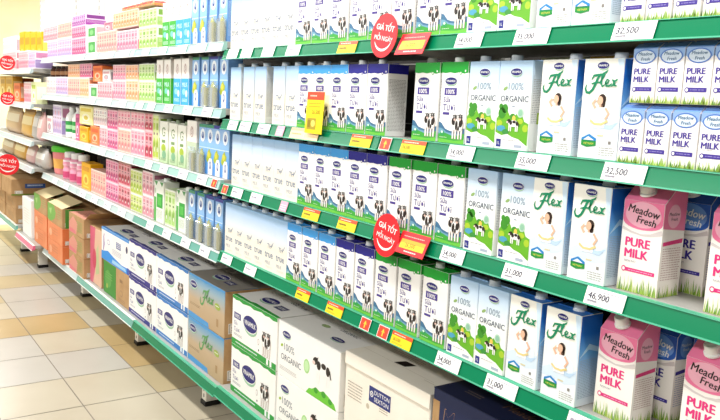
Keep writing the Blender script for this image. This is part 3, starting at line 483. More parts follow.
for row, sets in {
    'A': dict(t=[2.603, 2.522, 2.441, 2.36, 2.279, 2.2], b=[2.108, 2.008, 1.907], p=[1.802, 1.703], g=[1.602, 1.496, 1.4], o=[1.303, 1.205], f=[1.095, 1.001]),
    'B': dict(t=[2.592, 2.484, 2.392, 2.258, 2.17], b=[2.08, 1.985, 1.89], p=[1.794, 1.697], g=[1.487, 1.384], o=[1.284, 1.186], f=[1.066, 0.957]),
    'C': dict(t=[2.566, 2.483, 2.4, 2.317, 2.234, 2.15], b=[2.06, 1.965, 1.87], p=[1.775, 1.68], g=[1.577, 1.473, 1.372], o=[1.266, 1.155], f=[1.064, 0.957]),
    'D': dict(t=[2.61, 2.529, 2.448, 2.367, 2.286, 2.205], b=[2.117, 2.018, 1.917], p=[1.816, 1.716], g=[1.614, 1.512, 1.406], o=[1.301, 1.203], f=[1.105, 1.0])}.items():
    for k, ys in sets.items(): run(dict(b=cowb, p=cowp, g=cowg, o=org, f=flx, t=pal)[k], D_[k], row, ys[::1])
run(small, 'small purple and white milk carton', 'A', [0.905, 0.851, 0.796, 0.74, 0.686])
run(small, 'small purple and white milk carton', 'B', [0.883, 0.829, 0.775, 0.721, 0.667], extra=', lower layer', group='small milk cartons in the lower layer of the second shelf')
run(small, 'small purple and white milk carton', 'B', [0.868, 0.815, 0.762, 0.709], zoff=0.1092, extra=', upper layer', group='small milk cartons in the upper layer of the second shelf')
run(pink, 'pink-topped tall milk carton with white cap', 'C', [0.842, 0.664], x=0.024); run(blue, 'blue-topped tall carton behind the pink ones', 'C', [0.812], x=0.118); run(blue, 'blue-topped tall milk carton far behind at the right edge', 'C', [0.70], x=0.14)
run(pink, 'pink-topped tall milk carton with white cap', 'D', [0.873, 0.688], x=0.03); run(blue, 'blue-topped tall carton behind the pink ones', 'D', [0.846], x=0.115); run(blue, 'blue-topped tall milk carton behind the second pink one', 'D', [0.742], x=0.14)
for n, (st, y, wd) in enumerate((('box_lime', 1.22, 130), ('box_gold', 1.07, 140), ('box_lime', 0.93, 120))):
    o = small_box(st, wd, 212, 120); put(o, 0.2, y, zs('B', y)); tag(o, '%s box at the back of second shelf behind %s' % (('lime green', 'golden', 'lime green')[n], ('the organic cartons', 'the script cartons', 'the small purple cartons')[n]), 'box', 'boxes at the back of the second shelf')

# blue cartons with emblem and their neighbours, next bay
BL = 'sky blue milk carton with oval emblem and %s top band'
for row, ys in {'A': [3.014, 2.931, 2.832, 2.738], 'B': [2.997, 2.902, 2.813, 2.72], 'C': [2.911, 2.836, 2.764, 2.692], 'D': [3.015, 2.918, 2.824, 2.735]}.items():
    run(admg, BL % 'green', row, ys[:2], 0.03); run(admp, BL % 'indigo', row, ys[2:], 0.03)
for row, yb_, yg_ in (('A', [3.184, 3.101], [3.349, 3.264]), ('B', [3.203, 3.112], [3.423, 3.325])):
    run(hb, 'white milk carton with bright blue lower half', row, yb_, 0.03); run(hg, 'white milk carton with leaf green lower half', row, yg_, 0.03)
tum = gift()
for row, ys in {'A': [2.80, 2.72], 'B': [2.86, 2.78], 'C': [2.98, 2.9], 'D': [2.99, 2.89, 2.80, 2.71]}.items():
    for k, y in enumerate(ys):
        o = copy_tree(tum); put(o, 0.004, y, zs(row, y) + 0.0002)
        o['label'] = 'clear wrapped gift pack before the blue cartons, %s from left, %s' % (ORD[k], ROWN[row]); o['category'] = 'gift pack'; o['group'] = 'wrapped gift packs before the blue cartons'
for p in protos[9:13]: pass
ITEMS = [
    ('pk_green', 'A', 0.03, 3.59, 0.253, 0.0, 0.103, 'green and white carton pack, lower of two beside green cartons, top shelf'),
    ('pk_green', 'A', 0.03, 3.592, 0.252, 0.107, 0.082, 'green and white carton pack, upper of two beside green cartons, top shelf'),
    ('pk_orange', 'A', 0.03, 3.936, 0.407, 0.115, 0.084, 'pale orange carton pack lying above the pink packs on top shelf'),
    ('pk_red', 'A', 0.03, 3.754, 0.465, 0.212, 0.019, 'flat red-topped pack lying on the highest packs of the top shelf'),
    ('pk_pink', 'A', 0.03, 3.903, 0.331, 0.0, 0.104, 'pink carton pack under the pale orange pack on top shelf'),
    ('pk_salmon', 'A', 0.03, 4.259, 0.363, 0.0, 0.116, 'salmon pink carton pack left of the pink pack on top shelf'),
    ('box_pink', 'A', 0.03, 4.24, 0.129, 0.121, 0.047, 'small dusky pink box standing on the salmon pack, top shelf'),
    ('gsq', 'A', 0.03, 4.571, 0.199, 0.098, 0.073, 'white box with green square, upper of two on top shelf'),
    ('gsq', 'A', 0.03, 4.571, 0.2, 0.0, 0.092, 'white box with green square, lower of two on top shelf'),
    ('pk_magenta', 'A', 0.03, 4.838, 0.313, 0.0, 0.103, 'magenta carton pack, bottom of three stacked on top shelf'),
    ('pk_magenta', 'A', 0.03, 4.837, 0.312, 0.106, 0.068, 'magenta carton pack, middle of three stacked on top shelf'),
    ('pk_purple', 'A', 0.03, 4.836, 0.311, 0.176, 0.067, 'purple carton pack, highest of the magenta stack on top shelf'),
    ('pk_lav', 'A', 0.03, 5.183, 0.352, 0.0, 0.117, 'lavender carton pack beside magenta stack, lower layer, top shelf'),
    ('pk_salmon', 'A', 0.03, 5.18, 0.351, 0.12, 0.097, 'salmon carton pack beside magenta stack, upper layer, top shelf'),
    ('pk_lav', 'A', 0.03, 5.518, 0.291, 0.0, 0.111, 'lavender carton pack beside yellow boxes, lower layer, top shelf'),
    ('pk_rose', 'A', 0.03, 5.577, 0.413, 0.116, 0.1, 'rose carton pack beside yellow boxes, upper layer, top shelf'),
    ('box_yellow', 'A', 0.13, 7.085, 0.2, 0.178, 0.15, 'yellow box, first from left of four in a row at far end'),
    ('box_yellow', 'A', 0.13, 6.86, 0.217, 0.172, 0.145, 'yellow box, second from left of four in a row at far end'),
    ('box_yellow', 'A', 0.13, 6.631, 0.211, 0.165, 0.141, 'yellow box, third from left of four in a row at far end'),
    ('box_yellow', 'A', 0.13, 6.414, 0.192, 0.159, 0.137, 'yellow box, fourth from left of four in a row at far end'),
    ('pk_white', 'A', 0.13, 7.659, 0.634, 0.185, 0.125, 'white carton pack on the far top shelf behind the red disc'),
    ('pk_rose', 'A', -0.04, 6.133, 0.348, 0.0, 0.131, 'rose carton pack under the yellow boxes, left one'),
    ('pk_lav', 'A', -0.04, 5.832, 0.218, 0.0, 0.123, 'lavender carton pack under the yellow boxes, right one'),
    ('pk_rose', 'A', -0.04, 6.682, 0.555, 0.0, 0.141, 'rose carton pack behind the far upper red disc'),
    ('pk_green', 'B', 0.03, 3.599, 0.221, 0.0, 0.099, 'light green carton pack, lower of two on second shelf'),
    ('pk_green', 'B', 0.03, 3.602, 0.221, 0.104, 0.08, 'light green carton pack, upper of two on second shelf'),
    ('pk_orange', 'B', 0.03, 3.819, 0.188, 0.0, 0.103, 'orange carton pack beside light green pack, lower layer, second shelf'),
    ('pk_orange', 'B', 0.03, 3.821, 0.188, 0.108, 0.074, 'orange carton pack beside light green pack, upper layer, second shelf'),
    ('pk_pink', 'B', 0.03, 4.029, 0.214, 0.0, 0.1, 'pink carton pack left of orange pack, lower layer, second shelf'),
    ('pk_pink', 'B', 0.03, 4.03, 0.214, 0.103, 0.08, 'pink carton pack left of orange pack, upper layer, second shelf'),
    ('pk_rose', 'B', 0.03, 4.292, 0.276, 0.0, 0.091, 'rose carton pack below small white box on second shelf'),
    ('box_white', 'B', 0.03, 4.262, 0.141, 0.096, 0.065, 'small white box standing on rose pack, second shelf'),
    ('box_orange', 'B', 0.03, 4.432, 0.181, 0.096, 0.089, 'orange box standing beside small white box, second shelf'),
    ('gsq', 'B', 0.03, 4.524, 0.167, 0.0, 0.078, 'white box with green square, lower, second shelf'),
    ('pk_orange', 'B', 0.03, 4.713, 0.19, 0.0, 0.112, 'orange carton pack left of green square box, lower layer, second shelf'),
    ('pk_magenta', 'B', 0.03, 4.68, 0.253, 0.115, 0.096, 'magenta carton pack, upper layer, left of orange box, second shelf'),
    ('pk_salmon', 'B', 0.03, 4.959, 0.28, 0.0, 0.112, 'salmon carton pack right of lavender packs, lower layer, second shelf'),
    ('pk_orange', 'B', 0.03, 4.958, 0.279, 0.115, 0.098, 'orange carton pack right of the brown jars, second shelf'),
    ('pk_lav', 'B', 0.03, 5.267, 0.31, 0.0, 0.118, 'lavender carton pack under the brown jars, right one'),
    ('pk_white', 'B', 0.03, 5.617, 0.362, 0.0, 0.118, 'white carton pack under the brown jars, left one'),
    ('jar', 'B', 0.03, 5.58, 0.119, 0.121, 0.074, 'dark brown jar, first from left of four on pale packs'),
    ('jar', 'B', 0.03, 5.448, 0.114, 0.121, 0.073, 'dark brown jar, second from left of four on pale packs'),
    ('jar', 'B', 0.03, 5.309, 0.109, 0.121, 0.071, 'dark brown jar, third from left of four on pale packs'),
    ('jar', 'B', 0.03, 5.188, 0.105, 0.121, 0.07, 'dark brown jar, fourth from left of four on pale packs'),
    ('box_gold', 'B', -0.02, 7.121, 0.237, 0.0, 0.246, 'tall golden box at left frame edge, far second shelf'),
    ('box_gold', 'B', -0.02, 6.825, 0.303, 0.0, 0.228, 'tall golden box second from left frame edge, far second shelf'),
    ('box_orange', 'B', -0.02, 6.496, 0.242, 0.0, 0.141, 'low orange box on the far second shelf'),
    ('box_orange', 'B', 0.08, 6.866, 0.237, 0.152, 0.09, 'orange box raised behind others on the far second shelf'),
    ('pk_rose', 'B', -0.04, 5.992, 0.248, 0.0, 0.151, 'small rose pack on the far second shelf'),
    ('box_lime', 'B', -0.04, 5.778, 0.153, 0.0, 0.152, 'pale lime green box at the end of far second shelf'),
    ('pale', 'C', 0.03, 3.028, 0.12, 0.0, 0.226, 'pale grey green carton beside blue cartons on third shelf'),
    ('greenc', 'C', 0.03, 3.361, 0.103, 0.0, 0.203, 'white and green carton, first from left of three, third shelf'),
    ('greenc', 'C', 0.03, 3.244, 0.1, 0.0, 0.199, 'white and green carton, second from left of three, third shelf'),
    ('greenc', 'C', 0.03, 3.139, 0.092, 0.0, 0.196, 'white and green carton, third from left of three, third shelf'),
    ('pk_lime', 'C', 0.03, 3.464, 0.081, 0.0, 0.221, 'narrow beige green pack on third shelf'),
    ('pk_crimson', 'C', 0.03, 3.562, 0.106, 0.0, 0.133, 'crimson pack right of pink packs, lower layer, third shelf'),
    ('pk_crimson', 'C', 0.03, 3.565, 0.106, 0.137, 0.094, 'crimson pack right of pink packs, upper layer, third shelf'),
    ('pk_pink', 'C', 0.03, 3.725, 0.205, 0.0, 0.128, 'pink carton pack beside crimson packs, lower layer, third shelf'),
    ('pk_pink', 'C', 0.03, 3.727, 0.205, 0.131, 0.11, 'pink carton pack beside crimson packs, upper layer, third shelf'),
    ('pk_salmon', 'C', 0.03, 3.94, 0.209, 0.0, 0.119, 'salmon carton pack, lower layer, left of pink packs, third shelf'),
    ('pk_pink', 'C', 0.03, 3.942, 0.208, 0.121, 0.118, 'pink carton pack above the salmon pack, third shelf'),
    ('pk_magenta', 'C', 0.03, 4.144, 0.181, 0.0, 0.104, 'magenta pack, lower layer, left of salmon pack, third shelf'),
    ('pk_magenta', 'C', 0.03, 4.145, 0.181, 0.11, 0.107, 'magenta pack, upper layer, left of pink pack, third shelf'),
    ('pk_rose', 'C', 0.03, 4.317, 0.146, 0.0, 0.111, 'rose pack right of bright orange box, third shelf'),
    ('pk_white', 'C', 0.03, 4.383, 0.258, 0.113, 0.117, 'white pack standing above orange box, third shelf'),
    ('box_orange', 'C', 0.03, 4.488, 0.176, 0.0, 0.105, 'bright orange box on third shelf'),
    ('box_lemon', 'C', 0.03, 4.677, 0.288, 0.098, 0.148, 'pale yellow box standing above bright yellow box, third shelf'),
    ('box_yellow', 'C', 0.03, 4.726, 0.192, 0.0, 0.092, 'bright yellow box on third shelf'),
    ('box_magenta', 'C', 0.03, 4.872, 0.09, 0.0, 0.161, 'narrow magenta box beside white bottles, third shelf'),
    ('bottle', 'C', 0.03, 5.173, 0.15, 0.0, 0.194, 'white bottle with green label, left of two, third shelf'),
    ('bottle', 'C', 0.03, 5.005, 0.144, 0.0, 0.2, 'white bottle with green label, right of two, third shelf'),
    ('pk_lav', 'C', 0.03, 5.395, 0.24, 0.0, 0.201, 'lavender pack left of white bottles, third shelf'),
    ('box_white', 'C', 0.03, 5.623, 0.152, 0.0, 0.118, 'small white box left of lavender pack, third shelf'),
    ('pouch_gold', 'C', -0.02, 6.221, 0.412, 0.0, 0.232, 'golden pouch on the far third shelf'),
    ('pouch_brown', 'C', -0.02, 6.796, 0.657, 0.0, 0.214, 'large tan pouch at left frame edge, far third shelf'),
    ('pouch_grey', 'C', -0.02, 5.924, 0.158, 0.0, 0.212, 'grey pouch right of golden pouch, far third shelf'),
    ('pouch_pink', 'C', -0.02, 5.771, 0.115, 0.0, 0.203, 'pinkish pouch at the end of far third shelf'),
    ('gtall', 'D', 0.03, 3.415, 0.133, 0.0, 0.207, 'white carton with large green square, left one, fourth shelf'),
    ('gtall', 'D', 0.03, 3.136, 0.111, 0.0, 0.198, 'white carton with large green square, right one, fourth shelf'),
    ('pk_green', 'D', 0.03, 3.268, 0.131, 0.0, 0.169, 'pale green pack between two green square cartons, fourth shelf'),
    ('pk_lime', 'D', 0.03, 3.74, 0.178, 0.0, 0.086, 'lime green pack, lower of two, fourth shelf'),
    ('pk_lime', 'D', 0.03, 3.742, 0.178, 0.089, 0.123, 'lime green pack, upper of two, fourth shelf'),
    ('pk_rose', 'D', 0.03, 3.568, 0.151, 0.0, 0.103, 'rose pack right of lime packs, lower, fourth shelf'),
    ('pk_rose', 'D', 0.03, 3.571, 0.15, 0.106, 0.118, 'rose pack right of lime packs, upper, fourth shelf'),
    ('pk_crimson', 'D', 0.03, 3.935, 0.193, 0.0, 0.109, 'crimson pack left of lime packs, lower, fourth shelf'),
    ('pk_crimson', 'D', 0.03, 3.937, 0.193, 0.111, 0.123, 'crimson pack left of lime packs, upper, fourth shelf'),
    ('pk_magenta', 'D', 0.03, 4.151, 0.22, 0.0, 0.1, 'magenta pack, lower of two, fourth shelf'),
    ('pk_magenta', 'D', 0.03, 4.152, 0.22, 0.102, 0.123, 'magenta pack, upper of two, fourth shelf'),
    ('pk_salmon', 'D', 0.03, 4.419, 0.295, 0.0, 0.138, 'salmon pack between yellow box and magenta packs, fourth shelf'),
    ('box_yellow', 'D', 0.03, 4.678, 0.201, 0.0, 0.16, 'yellow box right of pink bottles, fourth shelf'),
    ('pbottle', 'D', 0.03, 5.256, 0.164, 0.0, 0.179, 'pink bottle with white cap, leftmost of three, fourth shelf'),
    ('pbottle', 'D', 0.03, 5.078, 0.167, 0.0, 0.184, 'pink bottle with white cap, middle of three, fourth shelf'),
    ('pbottle', 'D', 0.03, 4.903, 0.157, 0.0, 0.189, 'pink bottle with white cap, rightmost of three, fourth shelf'),
    ('tub', 'D', 0.03, 5.576, 0.452, 0.0, 0.238, 'pink tub with bright green lid, fourth shelf'),
    ('pouch_grey', 'D', -0.02, 5.775, 0.298, 0.0, 0.195, 'grey pouch right of bread bags, far fourth shelf'),
    ('pouch_pink', 'D', -0.02, 6.103, 0.292, 0.0, 0.195, 'pinkish pouch beside bread bags, far fourth shelf'),
    ('pouch_gold', 'D', -0.02, 6.513, 0.45, 0.0, 0.161, 'golden bread bag, right of two, far fourth shelf'),
    ('pouch_brown', 'D', -0.02, 7.027, 0.538, 0.0, 0.153, 'tan bread bag at left frame edge, far fourth shelf'),
]
def lay(items):
    tops = []
    for st, row, x, y, wd, z0, h, label in sorted(items, key=lambda t: t[5]):
        if wd > 0.6: wd = 0.6
        wd -= 0.003; base = zs(row, y)
        if z0 > 0.02 and x < 0.06:      # rest on whatever lies beneath it
            under = [t for t in tops if t[0] == row and abs(t[1] - y) < (t[2] + wd) / 2 - 0.01 and t[3] < base + z0 + 0.05]
            if under: base = max(t[3] for t in under) + 0.0005
            else: h += z0
        elif z0 > 0.02: h += z0
        nxt = {'B': 'A', 'C': 'B', 'D': 'C'}.get(row)
        if nxt: h = min(h, zs(nxt, y) - base - (0.05 if x < 0.06 else 0.06))
        W, H = wd * 1000, h * 1000
        if st.startswith('pk_'): o = pack(st, W, H); cat, g = 'pack', 'carton packs on the ' + ROWN[row]; top = h
        elif st in BX: o = small_box(st, W, H); cat, g = 'box', 'small boxes on the ' + ROWN[row]; top = h
        elif st in PO: o = pouch(st, W, H); cat, g = 'pouch', 'pouches on the far ' + ROWN[row]; top = h
        else:
            mk, cat, g, w0, h0 = {'jar': (jar, 'jar', 'brown jars on the second shelf', 66, 71), 'bottle': (bottle, 'bottle', 'white bottles with green labels', 78, 193), 'pbottle': (pink_bottle, 'bottle', 'pink bottles with white caps', 82, 171), 'tub': (tub, 'tub', None, 194, 207),
                 'greenc': (green_carton, 'carton', 'white and green cartons on the third shelf', 86, 214), 'gtall': (square_carton, 'carton', 'cartons with a large green square', 100, 216), 'pale': (lambda: half_carton('#c3d0b4', '#b4c4a4'), 'carton', None, 82, 207)}[st]
            o = mk(); k = min(wd * 1000 / w0, 1.25); o.scale = (k, min(k, 1.15), H / h0 if st != 'tub' else 0.95); top = H / 1000
        put(o, x, y, base); tag(o, label, cat, g); tops.append((row, y, wd, base + top))
lay(ITEMS)
for p in protos + [tum]: drop(p)

# ------------------------------------------------------------ cardboard boxes on the bottom deck
KR, KR2 = '#c49a68', '#a87f52'
kraft = lambda: NOISE('kraft_board', '#b08a5e', '#c09c70', 14.0, 0.75)
whiteb = lambda: NOISE('white_board', '#f3f1ec', '#f8f6f2', 10.0, 0.5)
cream_b = lambda: NOISE('cream_board', '#efe7d8', '#f4eee2', 8.0, 0.6)
def carton_body(W, H, D, m, sidem=None, topm=None):
    mb = MB(); w, h, d = W / 2000, H / 1000, D / 1000
    mb.box(-w, w, 0, d, 0, h - 0.0018, m, 0.002, lambda f: sidem if sidem and f.normal.x > 0.8 else topm if topm and f.normal.z > 0.8 else None)
    f1, f2, lb = MB(), MB(), MB(); f1.box(-w, w, 0.0, d * 0.497, h - 0.0018, h, topm or m); f2.box(-w, w, d * 0.503, d, h - 0.0018, h, topm or m)          # the two top flaps
    Sd = side(W, H); dk = C('#9b938a'); mb.rect(Sd, D * 0.47, H * 0.02, D * 0.475, H * 0.98, dk, 1); lb.rect(Sd, D * 0.06, H * 0.08, D * 0.2, H * 0.3, C('#e8e2d8'), 1)
    for a in ((0.07, 0.1, 0.19, 0.11), (0.07, 0.27, 0.19, 0.28), (0.07, 0.1, 0.08, 0.28), (0.18, 0.1, 0.19, 0.28), (0.1, 0.14, 0.16, 0.16), (0.1, 0.2, 0.16, 0.22)): lb.rect(Sd, D * a[0], H * a[1], D * a[2], H * a[3], dk, 2)
    mb.extra = (('top_flap', f1), ('top_flap', f2), ('shipping_mark', lb))
    return mb
def boxed(mb):
    o = mb.obj('cardboard_box')
    for n, b in mb.extra: b.obj(n, o)
    return o
def topprint(mb, W, H, D, edge):
    T = topf(W, H)
    if edge:
        e = C(edge, 0.5); pts = [(0, 0.3)] + [(W * k / 14, 0.3) for k in range(1, 15)] + [(W * (14 - k) / 14, 14 + (k * 37 % 9)) for k in range(15)]
        mb.poly(T, pts, e, 1)
    oval(mb, T, W * 0.42, D * 0.28, W * 0.15, D * 0.1, 2); mb.rect(T, W * 0.62, D * 0.18, W * 0.8, D * 0.3, C('#4a4a72'), 2); mb.text(T, '100%', W * 0.71, D * 0.21, D * 0.06, WHITE, 3, 'C', maxw=W * 0.15); mb.text(T, 'Sữa Tươi', W * 0.58, D * 0.45, D * 0.08, C('#6a6478'), 2, maxw=W * 0.3); cow(mb, T, W * 0.2, D * 0.5, 1.5, 3)
def cow_box(band, W, H=190, D=300):
    mb = carton_body(W, H, D, whiteb()); F = front(W, H); B = C(band, 0.5); V = C('#54508a')
    pts = [(0.5, H - 0.5)] + [(W * k / 12, H - 10 - (k * 29 % 8)) for k in range(13)] + [(W - 0.5, H - 0.5)]; mb.poly(F, pts[::-1], B, 1)
    mb.rect(F, 0.5, 0.5, W - 0.5, 24, B, 1); mb.lines(F, W * 0.1, 11, W * 0.5, 1, C('#e9eef4'), h=4, L=2)
    mb.rect(F, W * 0.05, 104, W * 0.21, 128, V, 2); mb.text(F, '100%', W * 0.13, 109, 14, WHITE, 3, 'C', 0.02, maxw=W * 0.14); mb.text(F, 'Sữa', W * 0.05, 80, 15, V, 2, maxw=W * 0.12); mb.text(F, 'Tươi', W * 0.05, 54, 18, V, 2, maxw=W * 0.17); mb.lines(F, W * 0.05, 44, W * 0.2, 2, GREY, 5, 2, 2)
    oval(mb, F, W * 0.43, 112, W * 0.165, 34, 3); mb.ell(F, W * 0.62, 66, 7, 12, C('#b9a9a4'), 2); mb.ell(F, W * 0.62, 66, 5, 9, WHITE, 3); mb.ell(F, W * 0.63, 36, 4, 4, BLACK, 2)
    cow(mb, F, W * 0.68, 28, 2.1, 4, 1.3); mb.rect(F, W * 0.8, 3, W * 0.84, 26, WHITE, 2); mb.rect(F, W * 0.87, 3, W * 0.91, 26, WHITE, 2); topprint(mb, W, H, D, band); return boxed(mb)
def script_box(W, H=192, D=300):
    G = GRAD('script_box_print', [(0, '#b89c78'), (0.09, '#c0a888'), (0.15, '#98aeb6'), (0.192, '#5296c6')], 0.55); mb = carton_body(W, H, D, G, kraft(), C('#8f8a82', 0.6)); F = front(W, H)
    pts = [(0.5, H - 0.5)] + [(W * k / 12, H - 8 - (k * 23 % 7)) for k in range(13)] + [(W - 0.5, H - 0.5)]; mb.poly(F, pts[::-1], C('#4f97cf', 0.5), 1); mb.poly(F, [(0.5, 0.5), (W * 0.6, 0.5), (W * 0.58, 22), (0.5, 26)], C('#4f97cf', 0.5), 1)
    oval(mb, F, W * 0.15, 150, W * 0.1, 17, 3); flexword(mb, F, W * 0.36, 92, 2.1, C('#5f9a5c'), 3); mb.ell(F, W * 0.82, 112, 26, 13, C('#9bb04a'), 3, rot=-0.1); mb.lines(F, W * 0.82 - 18, 112, 36, 1, WHITE, h=3, L=4); mb.lines(F, W * 0.05, 66, W * 0.3, 2, C('#8c7350'), 6, 2, 2); mb.rect(F, W * 0.8, 30, W * 0.85, 62, C('#a5845a'), 2)
    topprint(mb, W, H, D, None); return boxed(mb)
def organic_box(W, H=190, D=300):
    mb = carton_body(W, H, D, whiteb()); F = front(W, H); oval(mb, F, W * 0.15, 152, W * 0.075, 13, 3); g = C('#77808c')
    mb.ell(F, W * 0.07, 108, 9, 5, C('#9aba4a'), 2, rot=0.4); mb.text(F, '100%', W * 0.11, 96, 26, g, 2, maxw=W * 0.24); mb.text(F, 'ORGANIC', W * 0.06, 60, 22, C('#5a626e'), 2, maxw=W * 0.36); mb.ell(F, W * 0.5, 86, 19, 24, C('#a8d88e'), 2); mb.ell(F, W * 0.5, 86, 14, 18, C('#c3e6ae'), 3); mb.lines(F, W * 0.04, 34, W * 0.3, 3, C('#b9b6b2'), 5, 2, 2)
    gr = C('#6cc43a'); mb.poly(F, [(W * 0.5, 0.6), (W * 0.97, 0.6), (W * 0.94, 18), (W * 0.86, 30), (W * 0.78, 38), (W * 0.72, 30), (W * 0.66, 36), (W * 0.6, 24), (W * 0.55, 20)], gr, 2)
    for a, b, r in ((0.66, 26, 12), (0.78, 28, 13), (0.88, 18, 11)): mb.ell(F, W * a, b, r, r * 0.8, C('#3d9a2c'), 3)
    side_cow(mb, F, W * 0.6, 56, 3.6, 3); T = topf(W, H); mb.ell(T, W * 0.35, D * 0.35, 22, 12, C('#9ab07a'), 2); mb.text(T, 'ORGANIC', W * 0.5, D * 0.4, 17, C('#5a626e'), 2, maxw=W * 0.34); mb.text(T, '100%', W * 0.5, D * 0.55, 20, C('#77808c'), 2, maxw=W * 0.2); side_cow(mb, T, W * 0.2, D * 0.62, 2.0, 3); oval(mb, T, W * 0.72, D * 0.2, W * 0.09, 15, 3); return boxed(mb)
def put_box(o, x, y, z, label, cat='box', g=None): put(o, x, y, z); return tag(o, label, cat, g)
def stack(make, x, y, n, h, label, g, z=None):
    z = zs('E', y) if z is None else z
    for k in range(n): put_box(make(), x, y, z + k * (h / 1000 + 0.0005), label % ('lower' if k == 0 else 'upper'), g=g)
g1 = 'cardboard milk boxes on the bottom deck'
stack(lambda: cow_box('#2f9a3f', 360), 0.03, 2.41, 2, 190, 'white milk box with green bands and cow, %s of two', g1)
stack(lambda: script_box(368), 0.03, 2.846, 2, 192, 'tan and blue box with green script word, %s of two', g1)
stack(lambda: cow_box('#3f7fc4', 392), 0.03, 3.233, 2, 195, 'white milk box with blue bands and cow, %s of two', g1)
stack(lambda: cow_box('#352f86', 408), 0.03, 3.64, 2, 195, 'white milk box with indigo bands and cow, %s of two', g1)
stack(lambda: organic_box(390), 0.03, 2.024, 2, 190, 'white organic milk box with green bush and cow, %s of two', g1)
# cream box with a loose lid
W, H, D = 392, 400, 300; mb = carton_body(W, H, D, cream_b()); F = front(W, H); lidm = C('#f3ecdf', 0.6)
mb.hexa([(-W / 2000, -0.004, 0.362), (W / 2000, -0.004, 0.362), (W / 2000, -0.0005, 0.362), (-W / 2000, -0.0005, 0.362), (-W / 2000, -0.003, 0.4), (W / 2000, -0.003, 0.4), (W / 2000, -0.0002, 0.4), (-W / 2000, -0.0002, 0.4)], lidm)
for k in range(26): mb.poly(F, [(k * 15, 362), (k * 15 + 7, 359.5), (k * 15 + 14, 362)], lidm, 12)
mb.rect(F, 124, 288, 226, 334, C('#2b3578'), 2); mb.text(F, 'DUTTON', 150, 314, 13, WHITE, 3, 'L', 0.01, maxw=70); mb.text(F, 'SEXTON', 150, 295, 13, WHITE, 3, 'L', 0.01, maxw=70); mb.ell(F, 137, 312, 8, 9, WHITE, 3); mb.ell(F, 137, 312, 5, 6, C('#2b3578'), 4); mb.ell(F, 137, 312, 2, 3, WHITE, 5)
mb.lines(F, 16, 310, 74, 6, C('#a59b8c'), 9, 3, 2); mb.lines(F, 176, 282, 40, 2, C('#a59b8c'), 7, 2.4, 2); mb.ell(F, 120, 270, 8, 8, C('#c8bda9'), 2)
T = topf(W, H); mb.poly(T, [(150, 62), (196, 66), (206, 100), (160, 98)], C('#1d120e'), 2); mb.rect(T, 3, 60, 330, 61.2, C('#c9bfae'), 2); mb.lines(T, 60, 130, 150, 3, C('#b9ae9c'), 9, 2.4, 2); mb.rect(T, 300, 50, 390, 51.5, C('#b9ae9c'), 2)
put_box(boxed(mb), 0.03, 1.602, zs('E', 1.6), 'tall cream box with navy label and hole in its lid', g=g1)
W, H, D = 400, 425, 290; mb = carton_body(W, H, D, C('#1d2850', 0.5), None, C('#1a2244', 0.5)); F = front(W, H); gold = C('#c99a66'); mb.rect(F, 0.5, 0.5, 26, 395, kraft(), 1)
mb.text(F, 'Mead', 42, 345, 42, gold, 2, 'L', 0.0, 0.12, maxw=150); mb.text(F, 'Mead', 43.5, 346, 40, C('#1d2850'), 3, 'L', -0.012, 0.12, maxw=147); mb.text(F, 'Fresh', 70, 290, 40, gold, 2, 'L', 0.0, 0.12)
T = topf(W, H); mb.text(T, 'Meadow Fresh', 180, 60, 34, C('#7a5c44'), 2, 'L', 0.0, 0.12, maxw=210); mb.lines(T, 60, 60, 60, 2, C('#7a6a58'), 12, 4, 2)
put_box(boxed(mb), 0.03, 1.197, zs('E', 1.2), 'dark navy box with gold script under the fourth shelf', g=g1)
# blue-edged white box on a green and a kraft box
W, H, D = 500, 182, 300; mb = carton_body(W, H, D, whiteb()); F = front(W, H); bl = C('#2f8fe0', 0.5)
mb.rect(F, 0.5, H - 13, W - 0.5, H - 0.5, C('#4f97dc'), 1); mb.poly(F, [(0.5, 0.5), (W - 0.5, 0.5), (W - 0.5, 34), (W * 0.75, 30), (W * 0.45, 46), (W * 0.25, 62), (W * 0.1, 50), (0.5, 46)], bl, 1); mb.poly(F, [(W * 0.4, 8), (W * 0.9, 8), (W * 0.88, 24), (W * 0.42, 30)], C('#9fcdf2'), 2); mb.rect(F, W * 0.93, 0.5, W - 0.5, 36, C('#1f4fb4'), 2)
mb.ribbon(F, [(W * 0.08, 52), (W * 0.1, 90), (W * 0.09, 130), (W * 0.11, 150)], [12, 22, 14, 8], C('#8a5fae'), 2); mb.ell(F, W * 0.27, 112, 28, 16, C('#a39bc4'), 2); mb.ell(F, W * 0.27, 112, 22, 11, WHITE, 3); mb.rect(F, W * 0.55, 104, W * 0.72, 140, C('#6f78a8'), 2); mb.lines(F, W * 0.57, 132, W * 0.14, 3, WHITE, 10, 4, 3); mb.lines(F, W * 0.4, 86, W * 0.34, 4, C('#a9a9bd'), 8, 3, 2); mb.ell(F, W * 0.92, 128, 17, 19, C('#38355f'), 2); topprint(mb, W, H, D, '#3f8fdc'); bw = boxed(mb)
zE = zs('E', 4.1)
W, H, D = 232, 186, 300; mb = carton_body(W, H, D, C('#3f8a33', 0.55), kraft(), kraft()); F = front(W, H); mb.ell(F, 90, 90, 60, 50, C('#4f9a3c'), 1); mb.ell(F, 70, 46, 14, 14, C('#a8b04a'), 2); mb.lines(F, 40, 120, 130, 3, C('#6fae58'), 14, 5, 2)
put_box(boxed(mb), 0.03, 4.19, zE, 'green printed box under the blue-edged white box', g=g1)
W, H = 226, 186; mb = carton_body(W, H, D, kraft()); F = front(W, H); mb.rect(F, 70, 118, 120, 136, C('#8f6a40'), 2); mb.ell(F, 96, 60, 26, 18, C('#9a7448'), 2); mb.ell(F, 96, 60, 20, 13, kraft(), 3); mb.lines(F, 50, 26, 110, 2, C('#8f6a40'), 9, 3, 2)
put_box(boxed(mb), 0.03, 3.96, zE, 'plain brown box under the blue-edged white box', g=g1)
